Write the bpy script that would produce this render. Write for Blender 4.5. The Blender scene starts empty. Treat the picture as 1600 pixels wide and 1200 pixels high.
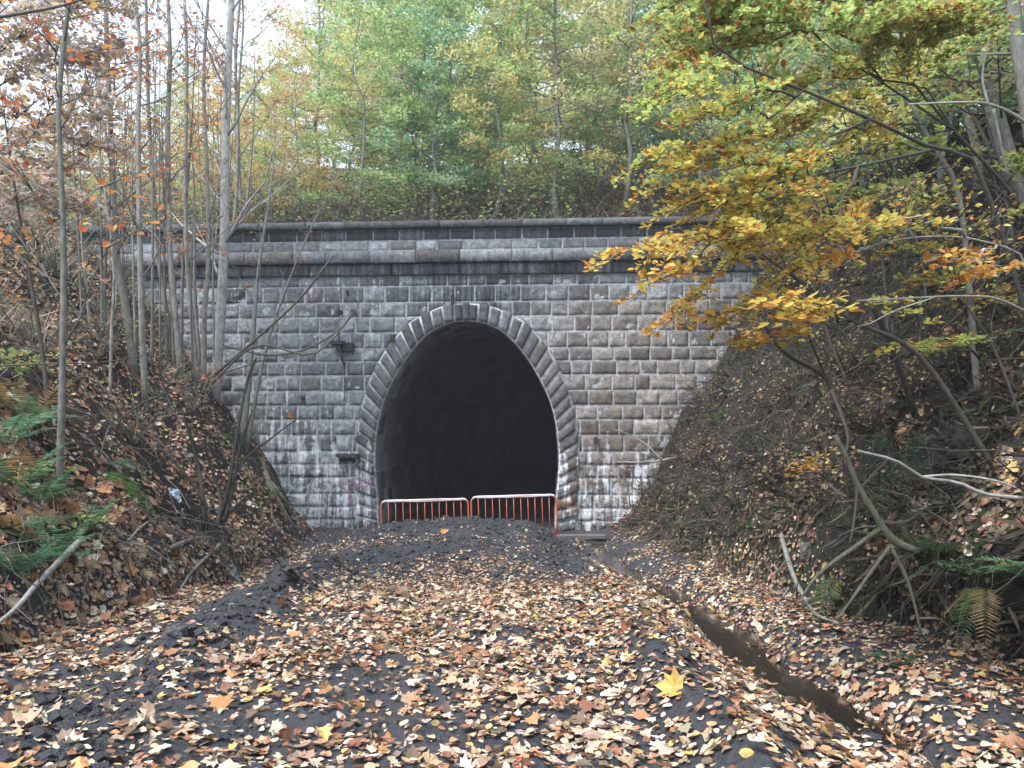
import bpy, math, random
import numpy as np

R = np.random.default_rng(7)
SC = bpy.context.scene
COL = SC.collection
F_PX, HOR, CAMZ = 1200.0, 680.0, 1.6          # focal length in photo pixels, horizon row, eye height

# ------------------------------------------------------------------ helpers
def pw(px, py, Y):
    return np.array([(px - 800) * Y / F_PX, Y, CAMZ + (HOR - py) * Y / F_PX])

def _hash(ix, iy, iz, seed):
    h = (ix.astype(np.int64) * 374761393 + iy.astype(np.int64) * 668265263 + iz.astype(np.int64) * 1440662683 + seed * 974634541) & 0xFFFFFFFF
    h = ((h ^ (h >> 13)) * 1274126177) & 0xFFFFFFFF
    h = ((h ^ (h >> 15)) * 2246822519) & 0xFFFFFFFF
    return ((h ^ (h >> 16)) & 0xFFFFFF) / float(0xFFFFFF)

def vnoise(x, y, z=None, seed=0):
    x = np.asarray(x, float); y = np.asarray(y, float)
    z = np.zeros_like(x) if z is None else np.asarray(z, float)
    ix, iy, iz = np.floor(x), np.floor(y), np.floor(z)
    fx, fy, fz = x - ix, y - iy, z - iz
    fx, fy, fz = [f * f * (3 - 2 * f) for f in (fx, fy, fz)]
    def c(a, b, d): return _hash(ix + a, iy + b, iz + d, seed)
    x00 = c(0,0,0) * (1-fx) + c(1,0,0) * fx; x10 = c(0,1,0) * (1-fx) + c(1,1,0) * fx
    x01 = c(0,0,1) * (1-fx) + c(1,0,1) * fx; x11 = c(0,1,1) * (1-fx) + c(1,1,1) * fx
    return ((x00 * (1-fy) + x10 * fy) * (1-fz) + (x01 * (1-fy) + x11 * fy) * fz) * 2 - 1

def fbm(x, y, z=None, seed=0, oct=4, gain=.5):
    a, s, f = 1.0, 0.0, 1.0
    for o in range(oct):
        s = s + a * vnoise(np.asarray(x) * f, np.asarray(y) * f, None if z is None else np.asarray(z) * f, seed + o * 17)
        a *= gain; f *= 2.03
    return s

def sstep(a, b, x):
    t = np.clip((np.asarray(x, float) - a) / (b - a), 0, 1)
    return t * t * (3 - 2 * t)

def unit(v):
    v = np.asarray(v, float)
    return v / np.maximum(np.linalg.norm(v, axis=-1, keepdims=True), 1e-9)

def mesh_data(name, V, Fs, col=None, smooth=True, extra=None):
    V = np.asarray(V, np.float32)
    me = bpy.data.meshes.new(name)
    me.vertices.add(len(V)); me.vertices.foreach_set('co', V.ravel())
    Fs = [np.asarray(f, np.int32) for f in Fs if len(f)]
    nl = sum(f.size for f in Fs); npoly = sum(len(f) for f in Fs)
    me.loops.add(nl); me.loops.foreach_set('vertex_index', np.concatenate([f.ravel() for f in Fs]))
    me.polygons.add(npoly)
    starts, off = [], 0
    for f in Fs:
        k = f.shape[1]; starts.append(off + np.arange(len(f)) * k); off += f.size
    me.polygons.foreach_set('loop_start', np.concatenate(starts).astype(np.int32))
    me.polygons.foreach_set('use_smooth', np.full(npoly, smooth, bool))
    def attr(nm, c):
        c = np.asarray(c, np.float32)
        if c.shape[1] == 3: c = np.concatenate([c, np.ones((len(c), 1), np.float32)], 1)
        a = me.attributes.new(nm, 'FLOAT_COLOR', 'POINT'); a.data.foreach_set('color', c.ravel())
    if col is not None: attr('Col', col)
    for nm, c in (extra or {}).items(): attr(nm, c)
    me.update(calc_edges=True); me.validate()
    return me

def link(name, me, mat, parent=None):
    o = bpy.data.objects.new(name, me); COL.objects.link(o)
    if mat is not None and not me.materials:
        for m in (mat if isinstance(mat, (list, tuple)) else [mat]): me.materials.append(m)
    if parent is not None: o.parent = parent
    return o

def tag(o, label=None, cat=None, group=None, kind=None):
    if label: o['label'] = label
    if cat: o['category'] = cat
    if group: o['group'] = group
    if kind: o['kind'] = kind
    return o

def thing(name, label, cat, loc=(0, 0, 0), rz=0.0, group=None):
    o = bpy.data.objects.new(name, None); COL.objects.link(o)
    o.location = tuple(float(c) for c in loc); o.rotation_euler = (0, 0, rz); o.empty_display_size = .2
    return tag(o, label, cat, group)

def dup(root, loc, rz, scale, label, group=None):
    c = root.copy(); COL.objects.link(c)
    c.location = tuple(float(v) for v in loc); c.rotation_euler = (0, 0, rz); c.scale = scale
    c['label'] = label
    if group: c['group'] = group
    for ch in list(root.children):
        d = ch.copy(); COL.objects.link(d); d.parent = c
    return c

class MB:
    def __init__(s): s.V, s.F, s.C, s.X, s.n = [], {}, [], [], 0
    def add(s, V, Fs, c=None, x=None):
        V = np.asarray(V, float)
        for f in Fs:
            f = np.asarray(f, int)
            if len(f): s.F.setdefault(f.shape[1], []).append(f + s.n)
        s.V.append(V); s.n += len(V)
        c = np.array([.5, .5, .5]) if c is None else np.asarray(c, float)
        s.C.append(np.broadcast_to(c, (len(V), 3)) if c.ndim == 1 else c)
        x = np.zeros(3) if x is None else np.asarray(x, float)
        s.X.append(np.broadcast_to(x, (len(V), 3)) if x.ndim == 1 else x)
    def data(s, name, smooth=True, stain=False):
        return mesh_data(name, np.concatenate(s.V), [np.concatenate(v) for v in s.F.values()], np.concatenate(s.C), smooth,
                         {'Stain': np.concatenate(s.X)} if stain else None)
    def build(s, name, mat, parent=None, smooth=True, stain=False):
        return link(name, s.data(name, smooth, stain), mat, parent)

def resample(pts, n):
    pts = np.asarray(pts, float)
    d = np.r_[0, np.cumsum(np.linalg.norm(np.diff(pts, axis=0), axis=1))]
    t = np.linspace(0, d[-1], n)
    return np.stack([np.interp(t, d, pts[:, i]) for i in range(pts.shape[1])], 1)

def spline(pts, n):
    """Catmull-Rom through the points, n samples"""
    p = np.asarray(pts, float)
    if len(p) < 3: return resample(p, n)
    q = np.vstack([2 * p[0] - p[1], p, 2 * p[-1] - p[-2]])
    out = []
    for i in range(1, len(q) - 2):
        t = np.linspace(0, 1, 12, endpoint=False)[:, None]
        a, b, c, d = q[i-1], q[i], q[i+1], q[i+2]
        out.append(.5 * ((2*b) + (-a + c) * t + (2*a - 5*b + 4*c - d) * t**2 + (-a + 3*b - 3*c + d) * t**3))
    out.append(p[-1:])
    return resample(np.vstack(out), n)

def tube(mb, pts, rad, sides=6, c=(.2, .19, .16), cap=True, rough=0.0, seed=0):
    pts = np.asarray(pts, float); n = len(pts)
    rad = np.broadcast_to(np.asarray(rad, float), (n,))
    T = unit(np.gradient(pts, axis=0))
    m = np.abs(T.mean(0)); ref = np.zeros(3); ref[int(np.argmin(m))] = 1
    A = unit(np.cross(T, ref)); B = np.cross(T, A)
    a = np.arange(sides) * 2 * math.pi / sides
    rr = rad[:, None] * np.ones(sides)
    if rough:
        rr = rr * (1 + rough * vnoise(np.arange(n)[:, None] * .9 + seed * 7.3 + np.zeros(sides), np.cos(a)[None] * 1.3 + np.zeros((n, 1)), np.sin(a)[None] * 1.3 + np.zeros((n, 1)), seed))
    V = pts[:, None] + rr[..., None] * (np.cos(a)[None, :, None] * A[:, None] + np.sin(a)[None, :, None] * B[:, None])
    V = V.reshape(-1, 3)
    i = np.arange(n - 1)[:, None] * sides; j = np.arange(sides); k = (j + 1) % sides
    Q = np.stack([i + j, i + k, i + sides + k, i + sides + j], -1).reshape(-1, 4)
    Fs = [Q]
    if cap:
        V = np.vstack([V, pts[0], pts[-1]]); L = (n - 1) * sides
        Fs.append(np.stack([k, j, np.full(sides, n * sides)], 1))
        Fs.append(np.stack([L + j, L + k, np.full(sides, n * sides + 1)], 1))
    mb.add(V, Fs, c)

# ------------------------------------------------------------------ materials
class NT:
    def __init__(s, name):
        s.m = bpy.data.materials.new(name); s.m.use_nodes = True
        s.t = s.m.node_tree; s.t.nodes.clear(); s.out = s.t.nodes.new('ShaderNodeOutputMaterial')
    def n(s, typ, ins=None, **kw):
        nd = s.t.nodes.new(typ)
        for k, v in kw.items(): setattr(nd, k, v)
        for k, v in (ins or {}).items(): s.set(nd.inputs[k], v)
        return nd
    def set(s, sock, v):
        if isinstance(v, bpy.types.NodeSocket): s.t.links.new(v, sock)
        elif isinstance(v, bpy.types.Node): s.t.links.new(v.outputs[0], sock)
        else: sock.default_value = v
    def attr(s, nm): return s.n('ShaderNodeAttribute', attribute_name=nm)
    def obj(s): return s.n('ShaderNodeTexCoord').outputs['Object']
    def map(s, v, scale): return s.n('ShaderNodeMapping', {'Vector': v, 'Scale': scale}).outputs[0]
    def noise(s, v, scale, detail=4, rough=.55, dist=0): 
        return s.n('ShaderNodeTexNoise', {'Vector': v, 'Scale': scale, 'Detail': detail, 'Roughness': rough, 'Distortion': dist}).outputs[0]
    def ramp(s, fac, stops, interp='LINEAR'):
        nd = s.n('ShaderNodeValToRGB', {'Fac': fac}); cr = nd.color_ramp; cr.interpolation = interp
        while len(cr.elements) < len(stops): cr.elements.new(.5)
        for e, (p, c) in zip(cr.elements, stops):
            e.position = p; e.color = (c, c, c, 1) if isinstance(c, (int, float)) else (*c, 1)
        return nd.outputs[0]
    def math(s, op, a, b=0.0, clamp=False):
        return s.n('ShaderNodeMath', {0: a, 1: b}, operation=op, use_clamp=clamp).outputs[0]
    def mix(s, fac, a, b, bt='MIX'):
        nd = s.n('ShaderNodeMix', data_type='RGBA', blend_type=bt)
        s.set(nd.inputs['Factor'], fac)
        for nm, v in (('A', a), ('B', b)):
            sk = [i for i in nd.inputs if i.name == nm and i.type == 'RGBA'][0]
            s.set(sk, (*v, 1) if isinstance(v, tuple) else v)
        return [o for o in nd.outputs if o.type == 'RGBA'][0]
    def sep(s, c): return s.n('ShaderNodeSeparateColor', {0: c}).outputs
    def bump(s, h, strength, dist=.02): return s.n('ShaderNodeBump', {'Height': h, 'Strength': strength, 'Distance': dist}).outputs[0]
    def principled(s, col, rough=.8, normal=None, spec=.3, metal=0.0):
        p = s.n('ShaderNodeBsdfPrincipled', {'Base Color': (*col, 1) if isinstance(col, tuple) else col, 'Roughness': rough, 'Specular IOR Level': spec, 'Metallic': metal})
        if normal is not None: s.set(p.inputs['Normal'], normal)
        s.t.links.new(p.outputs[0], s.out.inputs[0]); return s.m

def mat_stone(name, mortar=False):
    t = NT(name); P = t.obj()
    base = t.attr('Col').outputs['Color']; st = t.sep(t.attr('Stain').outputs['Color'])
    n1 = t.noise(P, 9, 6, .65); n2 = t.noise(P, 45, 4, .6)
    c = t.mix(1.0, base, t.ramp(n1, [(.3, .55), (.7, 1.4)]), 'MULTIPLY')
    c = t.mix(.9, c, t.ramp(n2, [(.32, .5), (.68, 1.5)]), 'MULTIPLY')
    streak = t.noise(t.map(P, (3.2, 1, .38)), 1.6, 6, .72, .3)
    streak2 = t.noise(t.map(P, (7.0, 2, .55)), 1.3, 6, .7, .25)
    dk = t.math('MULTIPLY', t.ramp(streak2, [(.36, 0.0), (.58, 1.0)]), st[1], True)
    c = t.mix(t.math('MULTIPLY', dk, .9), c, (.018, .021, .030))
    blot = t.noise(P, 2.1, 5, .6)
    orr = t.math('MULTIPLY', t.ramp(blot, [(.42, 0.0), (.62, 1.0)]), st[2], True)
    c = t.mix(t.math('MULTIPLY', orr, .7), c, (.17, .085, .03))
    # lime run-off: threshold falls as the weight rises
    w = t.math('ADD', t.math('MULTIPLY', streak, .75), t.math('MULTIPLY', n1, .25))
    w = t.math('ADD', w, t.math('MULTIPLY', t.math('SUBTRACT', st[0], 1.0), .20))
    wm = t.ramp(w, [(.455, 0.0), (.545, .85)])
    wm = t.math('MULTIPLY', wm, t.ramp(n2, [(.3, .6), (.55, 1.0)]))
    c = t.mix(wm, c, (.70, .71, .73))
    h = t.math('ADD', n1, t.math('MULTIPLY', n2, .5))
    return t.principled(c, .86, t.bump(h, .8, .04), .25)

def mat_ground():
    t = NT('earth'); P = t.obj(); m = t.sep(t.attr('Col').outputs['Color'])
    n1 = t.noise(P, 3, 6, .6); n2 = t.noise(P, 22, 5, .65); n3 = t.noise(P, 90, 3, .6)
    mud = t.mix(n1, (.026, .027, .031), (.060, .061, .067))
    mud = t.mix(.6, mud, t.ramp(n2, [(.3, .5), (.7, 1.6)]), 'MULTIPLY')
    vor = t.n('ShaderNodeTexVoronoi', {'Vector': P, 'Scale': 15.0, 'Randomness': 1.0}, feature='F1')
    vs = t.sep(vor.outputs['Color'])
    lit = t.ramp(vs[0], [(0, (.020, .014, .010)), (.35, (.05, .03, .02)), (.6, (.085, .05, .03)), (.8, (.13, .08, .055)), (1, (.03, .02, .014))])
    soil = t.mix(n1, (.010, .008, .007), (.026, .020, .016))
    soil = t.mix(.8, soil, t.ramp(n3, [(.3, .4), (.7, 1.8)]), 'MULTIPLY')
    soil = t.mix(t.ramp(n2, [(.5, 0.0), (.66, .7)]), soil, lit)
    moss = t.mix(n2, (.012, .025, .008), (.035, .06, .018))
    c = t.mix(m[0], soil, mud)
    c = t.mix(t.math('MULTIPLY', m[1], t.ramp(t.noise(P, 5, 5, .6), [(.4, 0.0), (.55, 1.0)])), c, moss)
    rough = t.mix(m[0], (.95, .95, .95), t.ramp(n1, [(.35, .42), (.65, .75)]))
    hh = t.math('ADD', n2, t.math('MULTIPLY', n3, .5))
    return t.principled(c, rough, t.bump(hh, .9, .05), .4)

def mat_leaf(name, trans=.35):
    t = NT(name); a = t.attr('Col').outputs['Color']
    P = t.n('ShaderNodeNewGeometry').outputs['Position']
    c = t.mix(.5, a, t.ramp(t.noise(P, 60, 3, .6), [(.3, .7), (.7, 1.3)]), 'MULTIPLY')
    p = t.n('ShaderNodeBsdfPrincipled', {'Base Color': c, 'Roughness': .6, 'Specular IOR Level': .3})
    tr = t.n('ShaderNodeBsdfTranslucent', {'Color': c})
    mx = t.n('ShaderNodeMixShader', {0: trans, 1: p.outputs[0], 2: tr.outputs[0]})
    t.t.links.new(mx.outputs[0], t.out.inputs[0]); return t.m

def mat_bark():
    t = NT('bark'); P = t.n('ShaderNodeNewGeometry').outputs['Position']; a = t.attr('Col').outputs['Color']
    n = t.noise(t.map(P, (1, 1, .35)), 26, 5, .65); n2 = t.noise(P, 3.5, 4, .6)
    c = t.mix(.9, a, t.ramp(n, [(.3, .55), (.7, 1.35)]), 'MULTIPLY')
    c = t.mix(t.ramp(n2, [(.5, 0.0), (.68, .55)]), c, (.055, .075, .035))
    return t.principled(c, .9, t.bump(n, .5, .01), .2)

def mat_attr(name, rough=.7, spec=.3, bump=.3, scale=40, var=.4, metal=0.0):
    t = NT(name); P = t.obj(); a = t.attr('Col').outputs['Color']
    n = t.noise(P, scale, 4, .6)
    c = t.mix(var, a, t.ramp(n, [(.3, .5), (.7, 1.4)]), 'MULTIPLY')
    return t.principled(c, rough, t.bump(n, bump, .01), spec, metal)

def mat_paint():
    t = NT('orange_paint'); P = t.obj()
    n = t.noise(t.map(P, (1, 1, .6)), 14, 5, .7)
    c = t.mix(t.ramp(n, [(.5, 0.0), (.7, .55)]), (.50, .105, .055), (.52, .30, .26))
    c = t.mix(t.ramp(t.noise(P, 33, 4, .6), [(.62, 0.0), (.7, .8)]), c, (.10, .05, .04))
    return t.principled(c, .5, None, .4)

def mat_wrap():
    t = NT('worn_rail'); P = t.obj()
    n = t.noise(t.map(P, (.5, 3, 5)), 6, 5, .7)
    c = t.mix(t.ramp(n, [(.36, 0.0), (.5, 1.0)]), (.42, .16, .13), (.62, .55, .56))
    return t.principled(c, .45, None, .4)

def mat_water():
    t = NT('stream_water'); P = t.obj()
    n = t.noise(t.map(P, (2.2, .7, 1)), 6, 5, .6, .8)
    c = t.mix(n, (.010, .008, .007), (.022, .018, .014))
    return t.principled(c, .07, t.bump(n, .2, .02), .5)

M_STONE = mat_stone('weathered_ashlar'); M_GROUND = mat_ground(); M_BARK = mat_bark()
M_LEAF = mat_leaf('tree_leaf', .5); M_DEAD = mat_leaf('fallen_leaf', .12)
M_LINING = mat_attr('sooty_lining', .9, .2, .6, 12, .8)
M_IRON = mat_attr('rusty_iron', .8, .3, .5, 30, .7)
M_SPRAY = mat_attr('spray_paint', .7, .2, .1, 50, .3)
M_WOOD = mat_attr('wet_wood', .7, .35, .5, 25, .7)
M_PLASTIC = mat_attr('crumpled_plastic', .35, .5, .2, 20, .3)
M_PAINT = mat_paint(); M_WRAP = mat_wrap(); M_WATER = mat_water()

# ------------------------------------------------------------------ the ground
WX, WY, WK = -1.19, 20.0, -0.058               # the portal: centre of the bore, its distance, its slight turn
def wall_y(x): return WY + WK * (np.asarray(x) - WX)
def ip(x, xs, ys): return np.interp(x, xs, ys)
def stream_x(y): return ip(y, [3, 5.2, 6.8, 9.4, 12.5, 16.3, 20], [2.55, 2.32, 2.27, 2.2, 2.02, 1.92, 1.95])
def stream_z(y): return ip(y, [3, 5.2, 6.8, 9.4, 12.5, 16.3, 20], [-.40, -.44, -.50, -.60, -.72, -.88, -.98])
def right_foot(y): return ip(y, [3, 5, 8, 12, 16, 20], [3.35, 3.3, 3.3, 3.2, 3.0, 2.6])
def left_foot(y): return ip(y, [3, 5, 7.3, 10, 14, 18, 20], [-4.1, -4.0, -3.75, -3.75, -4.3, -5.0, -5.25])

def rut_x(y): return -2.35 - .06 * (np.asarray(y) - 6) + .25 * vnoise(np.asarray(y) * .9, np.asarray(y) * 0, None, 9)

def ground_h(x, y):
    x = np.asarray(x, float); y = np.asarray(y, float)
    floor = ip(y, [-5, 4, 8, 11, 14, 17, 20], [0, 0, -.14, -.47, -.70, -.84, -.88])
    # heap of dug mud in front of the bore
    cz = ip(x, [-5.2, -4.6, -4.1, -2.8, -1, .35, .8, 1.15, 1.6], [-1.0, -.9, -.70, -.38, -.25, -.33, -.58, -.95, -1.05])
    cz = cz + .05 * vnoise(x * 1.1, y * .9, None, 3)
    m = sstep(10.2, 13.6, y) * .62 + sstep(14.3, 15.4, y) * .38
    m = m * (1 - sstep(17.2, 18.3, y)) * sstep(-4.9, -3.6, x + .35 * vnoise(y * .8, x * 0, None, 5)) * (1 - sstep(.8, 1.35, x))
    z = floor + np.maximum(cz - floor, 0) * m
    # clods pushed up along the left rut
    rut = rut_x(y)
    z = z + .24 * np.exp(-((x - rut) / .3) ** 2) * sstep(4.5, 6, y) * (1 - sstep(11, 13, y)) * (.6 + .8 * vnoise(x * 2.3, y * 1.6, None, 12))
    z = z - .05 * np.exp(-((x + .9) / .35) ** 2) * (1 - sstep(9, 11, y)) - .05 * np.exp(-((x - .75) / .3) ** 2) * (1 - sstep(9, 11, y))
    z = z + .15 * np.exp(-((x - 1.05 - .1 * vnoise(y, y * 0, None, 8)) / .28) ** 2) * (1 - .75 * sstep(5.5, 8, y)) * (1 - sstep(10, 13, y))
    # ditch
    wob = .15 * vnoise(y * 1.1, x * 0, None, 21) + .09 * vnoise(y * 3.7, x * .8, None, 26)
    d = x - stream_x(y) - wob
    hw = .17 + .06 * vnoise(y * 1.1, y * 0 + 4, None, 22)
    shelf = stream_z(y) + .12 + .10 * np.clip(d - .3, 0, 2)
    right = sstep(hw, hw + .35, d)
    left = sstep(hw, hw + .55, -d)
    bed = stream_z(y) - .07 + .05 * vnoise(x * 4.5, y * 2.6, None, 24)
    z = np.where(d > 0, bed * (1 - right) + shelf * right, bed * (1 - left) + z * left)
    endd = sstep(18.1, 18.7, y) * (np.abs(d) < 1.2); z = z * (1 - endd) + np.maximum(z, -.90 + .06 * fbm(x * 3, y * 3, None, 23, 2)) * endd
    # banks
    far = sstep(8, 19, y)
    r = x - right_foot(y) + .35 * vnoise(y * .7, x * .2, None, 31)
    bn = ip(r, [0, .28, .6, 1.3, 2.2, 3.4, 5.5, 7, 10, 20, 60], [0, .85, 1.2, 1.5, 2.3, 4.0, 6.8, 8.0, 9.3, 12, 20])
    bf = ip(r, [0, .7, 1.6, 2.9, 4.1, 5.2, 8, 20, 60], [0, .55, 1.9, 4.1, 6.6, 7.7, 8.8, 12, 20])
    z = z + np.where(r > 0, bn * (1 - far) + bf * far, 0)
    l = left_foot(y) - x + .3 * vnoise(y * .8, x * .2, None, 33)
    bn = ip(l, [0, .3, .9, 2, 4, 6, 8, 14, 30, 60], [0, .5, 1.0, 2.0, 4.2, 6.1, 7.2, 8.6, 11, 18])
    bf = ip(l, [0, 1.5, 2.6, 4.8, 6.1, 10, 30, 60], [0, 2.2, 3.8, 6.7, 7.7, 8.6, 11, 18])
    z = z + np.where(l > 0, bn * (1 - far) + bf * far, 0)
    bank = np.clip(np.maximum(r, l) / .6, 0, 1)
    z = z + bank * (.24 * fbm(x * .9, y * .9, None, 41, 3) + .11 * fbm(x * 2.9, y * 2.9, None, 44, 3) + .05 * np.abs(fbm(x * 8, y * 8, None, 46, 2)))
    rb = np.clip(r / .5, 0, 1) * (r > 0) * (1 - sstep(5, 8, r))
    z = z + rb * (.46 * (np.abs(fbm(x * .8 + 5, y * .7, None, 47, 3)) - .3) + .30 * (np.abs(fbm(x * 1.9, y * 1.7, None, 48, 2)) - .3))
    # clods and crumbs of the churned mud
    cl = fbm(x * 3.6, y * 3.6, None, 51, 3)
    z = z + (1 - bank) * (.036 * cl + .022 * np.abs(fbm(x * 9, y * 9, None, 55, 3)) * (.5 + .8 * sstep(-.3, .6, cl)) + .045 * sstep(9.5, 12, y) * np.abs(fbm(x * 6, y * 6, None, 58, 3)) + .03 * sstep(.15, .5, fbm(x * 1.4, y * 1.4, None, 59, 2)) * np.abs(fbm(x * 7, y * 7, None, 60, 2)))
    # the hill over the tunnel
    back = y - wall_y(x)
    hill = 6.95 + .40 * np.clip(back, 0, 34) + .12 * np.clip(back - 34, 0, 200) + .15 * fbm(x * .6, y * .6, None, 61, 3)
    s = sstep(.25, .62, back)
    return z * (1 - s) + np.maximum(z, hill) * s

def shift_x(x, y):
    """undercut of the near bank on the right and the lip on the left"""
    x = np.asarray(x, float); y = np.asarray(y, float)
    r = x - right_foot(y) + .35 * vnoise(y * .7, x * .2, None, 31)
    win = sstep(4.2, 5.0, y) * (1 - sstep(7.4, 9.4, y)) * (.6 + .4 * vnoise(y * 1.3, y * 0, None, 35))
    return win * 1.15 * np.where(r < .03, sstep(-.75, .03, r), 1 - sstep(.03, .34, r))

def axis(f0, f1, step, lo, hi, grow, mx):
    a = list(np.arange(f0, f1, step)); s = step; p = a[-1]
    while p < hi: s = min(s * grow, mx); p += s; a.append(p)
    s = step; p = f0; b = []
    while p > lo: s = min(s * grow, mx); p -= s; b.append(p)
    return np.array(b[::-1] + a)
GX = axis(-4.6, 4.2, .038, -48, 48, 1.035, 1.6)
ys = list(np.arange(-8, 2.6, .35)); p = 2.6
while p < 62: ys.append(p); p += max(.03, .0056 * p) if not 19.6 < p < 21.4 else .06
while p < 110: ys.append(p); p += 1.5
GY = np.array(ys)
XX, YY = np.meshgrid(GX, GY)
ZZ = ground_h(XX, YY)

def gz(x, y):
    x = np.asarray(x, float); y = np.asarray(y, float)
    i = np.clip(np.searchsorted(GX, x) - 1, 0, len(GX) - 2); j = np.clip(np.searchsorted(GY, y) - 1, 0, len(GY) - 2)
    fx = np.clip((x - GX[i]) / (GX[i+1] - GX[i]), 0, 1); fy = np.clip((y - GY[j]) / (GY[j+1] - GY[j]), 0, 1)
    return (ZZ[j, i] * (1-fx) + ZZ[j, i+1] * fx) * (1-fy) + (ZZ[j+1, i] * (1-fx) + ZZ[j+1, i+1] * fx) * fy

def gnorm(x, y, e=.08):
    return unit(np.stack([-(gz(x+e, y) - gz(x-e, y)) / (2*e), -(gz(x, y+e) - gz(x, y-e)) / (2*e), np.ones_like(np.asarray(x, float))], -1))

def hit(px, py, y0=3.0):
    Y = np.linspace(y0, 70, 8000)
    P = np.stack([(px - 800) * Y / F_PX, Y, CAMZ + (HOR - py) * Y / F_PX], 1)
    k = np.nonzero(P[:, 2] <= gz(P[:, 0], P[:, 1]))[0]
    return P[k[0]] if len(k) else P[-1]

def build_ground():
    V = np.stack([XX + shift_x(XX, YY), YY, ZZ], -1).reshape(-1, 3)
    ny, nx = XX.shape
    i = np.arange(ny - 1)[:, None] * nx + np.arange(nx - 1)
    Q = np.stack([i, i + 1, i + nx + 1, i + nx], -1).reshape(-1, 4)
    back = (YY - wall_y(XX)).ravel(); xx = np.abs(XX - WX).ravel(); zz = ZZ.ravel()
    inside = (back > .12) & (xx < 3.0) & (zz < 6.7)
    Q = Q[~inside[Q].any(1)]
    r = XX - right_foot(YY); l = left_foot(YY) - XX
    mud = (1 - np.clip(np.maximum(r, l) / .5 + .3 + .5 * fbm(XX * 1.3, YY * 1.3, None, 71, 3), 0, 1)) * (1 - sstep(20.2, 21, YY))
    gx = np.gradient(ZZ, axis=1) / np.gradient(XX, axis=1)
    steep = sstep(.9, 2.0, np.abs(gx))
    moss = steep * (r > 0) * .7 * (1 - .8 * sstep(9, 13, YY)) + .25 * (r > 0) * sstep(.1, .7, fbm(XX * .8, YY * .8, None, 77, 3)) + .5 * (l > .1) * sstep(.1, .6, fbm(XX * .9, YY * .9, None, 79, 3))
    C = np.stack([mud, np.clip(moss, 0, 1), 0 * mud], -1).reshape(-1, 3)
    tag(link('ground', mesh_data('ground', V, [Q], C), M_GROUND), kind='structure')
    # water
    y = np.linspace(2.6, 18.6, 140); u = np.linspace(-.7, .7, 12)
    X = stream_x(y)[:, None] + u; Yg = np.repeat(y[:, None], 12, 1); Z = np.repeat((stream_z(y) + .005)[:, None], 12, 1)
    i = np.arange(139)[:, None] * 12 + np.arange(11)
    Q = np.stack([i, i+1, i+13, i+12], -1).reshape(-1, 4)
    tag(link('stream', mesh_data('stream', np.stack([X, Yg, Z], -1).reshape(-1, 3), [Q]), M_WATER), kind='structure')
build_ground()

# ------------------------------------------------------------------ the portal (local: u right, w toward the viewer = -y, z up)
PORTAL = thing('tunnel_portal', 'dark stone railway tunnel portal with egg-shaped arch and lime-streaked ashlar', 'tunnel portal', (WX, WY, 0), math.atan(WK))
IN_PX = [(0, 502), (20, 504), (42, 511), (66, 527), (95, 561), (121, 606), (134, 640), (141, 675), (144, 709), (143, 744), (139, 790), (137, 850), (136, 885)]
EX_PX = [(0, 474), (24, 476), (50, 483), (88, 503), (113, 529), (136, 561), (156, 606), (165, 640), (171, 675), (174, 715), (174, 750), (172, 800), (171, 850), (170, 885)]
def arch(pts, n):
    p = np.array([(a / 60.0, CAMZ + (HOR - b) / 60.0) for a, b in pts]); p[0, 0] = 0
    return spline(p, n)
INTR, EXTR = arch(IN_PX, 160), arch(EX_PX, 160)
_o = np.argsort(EXTR[:, 1]); EZ, EU = EXTR[_o, 1], EXTR[_o, 0]
CROWN = EXTR[0, 1]
def ext_u(z): return np.where(np.asarray(z) >= CROWN, 0.0, np.interp(z, EZ, EU))

def stains(u, z):
    u = np.asarray(u); z = np.asarray(z)
    au = np.abs(u)
    w = (.20 + .14 * sstep(-1.5, -3, u)) * (1 - .6 * sstep(5.7, 5.8, z)) + .60 * (1 - sstep(.3, 2.6, z)) + .22 * np.exp(-((u + 5) / 1.6) ** 2) * (1 - sstep(2, 4.5, z)) + .10 * np.exp(-((u - 3) / 1.2) ** 2) * np.exp(-((z - 4.4) / .5) ** 2)
    w = w + .22 * np.exp(-((u - 4.6) / 1.0) ** 2) * (1 - sstep(.3, 1.6, z)) - .25 * (u > 1.5) * sstep(1.2, 2.2, z) * (1 - sstep(3.8, 4.6, z))
    w = w + .12 * sstep(4.9, 5.2, z) * (1 - sstep(5.7, 6, z))
    w = w - .25 * (1 - sstep(-1, -.4, z))
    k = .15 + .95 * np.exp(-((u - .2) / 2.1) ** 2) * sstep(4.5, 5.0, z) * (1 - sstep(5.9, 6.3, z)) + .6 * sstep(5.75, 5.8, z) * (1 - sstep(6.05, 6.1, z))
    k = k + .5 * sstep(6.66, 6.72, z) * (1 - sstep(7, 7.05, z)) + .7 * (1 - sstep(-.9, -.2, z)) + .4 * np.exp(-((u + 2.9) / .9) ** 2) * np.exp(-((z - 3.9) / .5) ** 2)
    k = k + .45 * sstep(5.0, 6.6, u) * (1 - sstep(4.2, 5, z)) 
    o = .95 * ((u > 2.2) & (u < 2.95)) * sstep(-.5, -.2, z) * (1 - sstep(.6, 1.1, z)) + .35 * (u > 2.9) * (1 - sstep(1.2, 3.0, z)) + .05 * (u > 1)
    return np.stack([np.clip(w, 0, 1), np.clip(k, 0, 1), np.clip(o, 0, 1)], -1)

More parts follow.
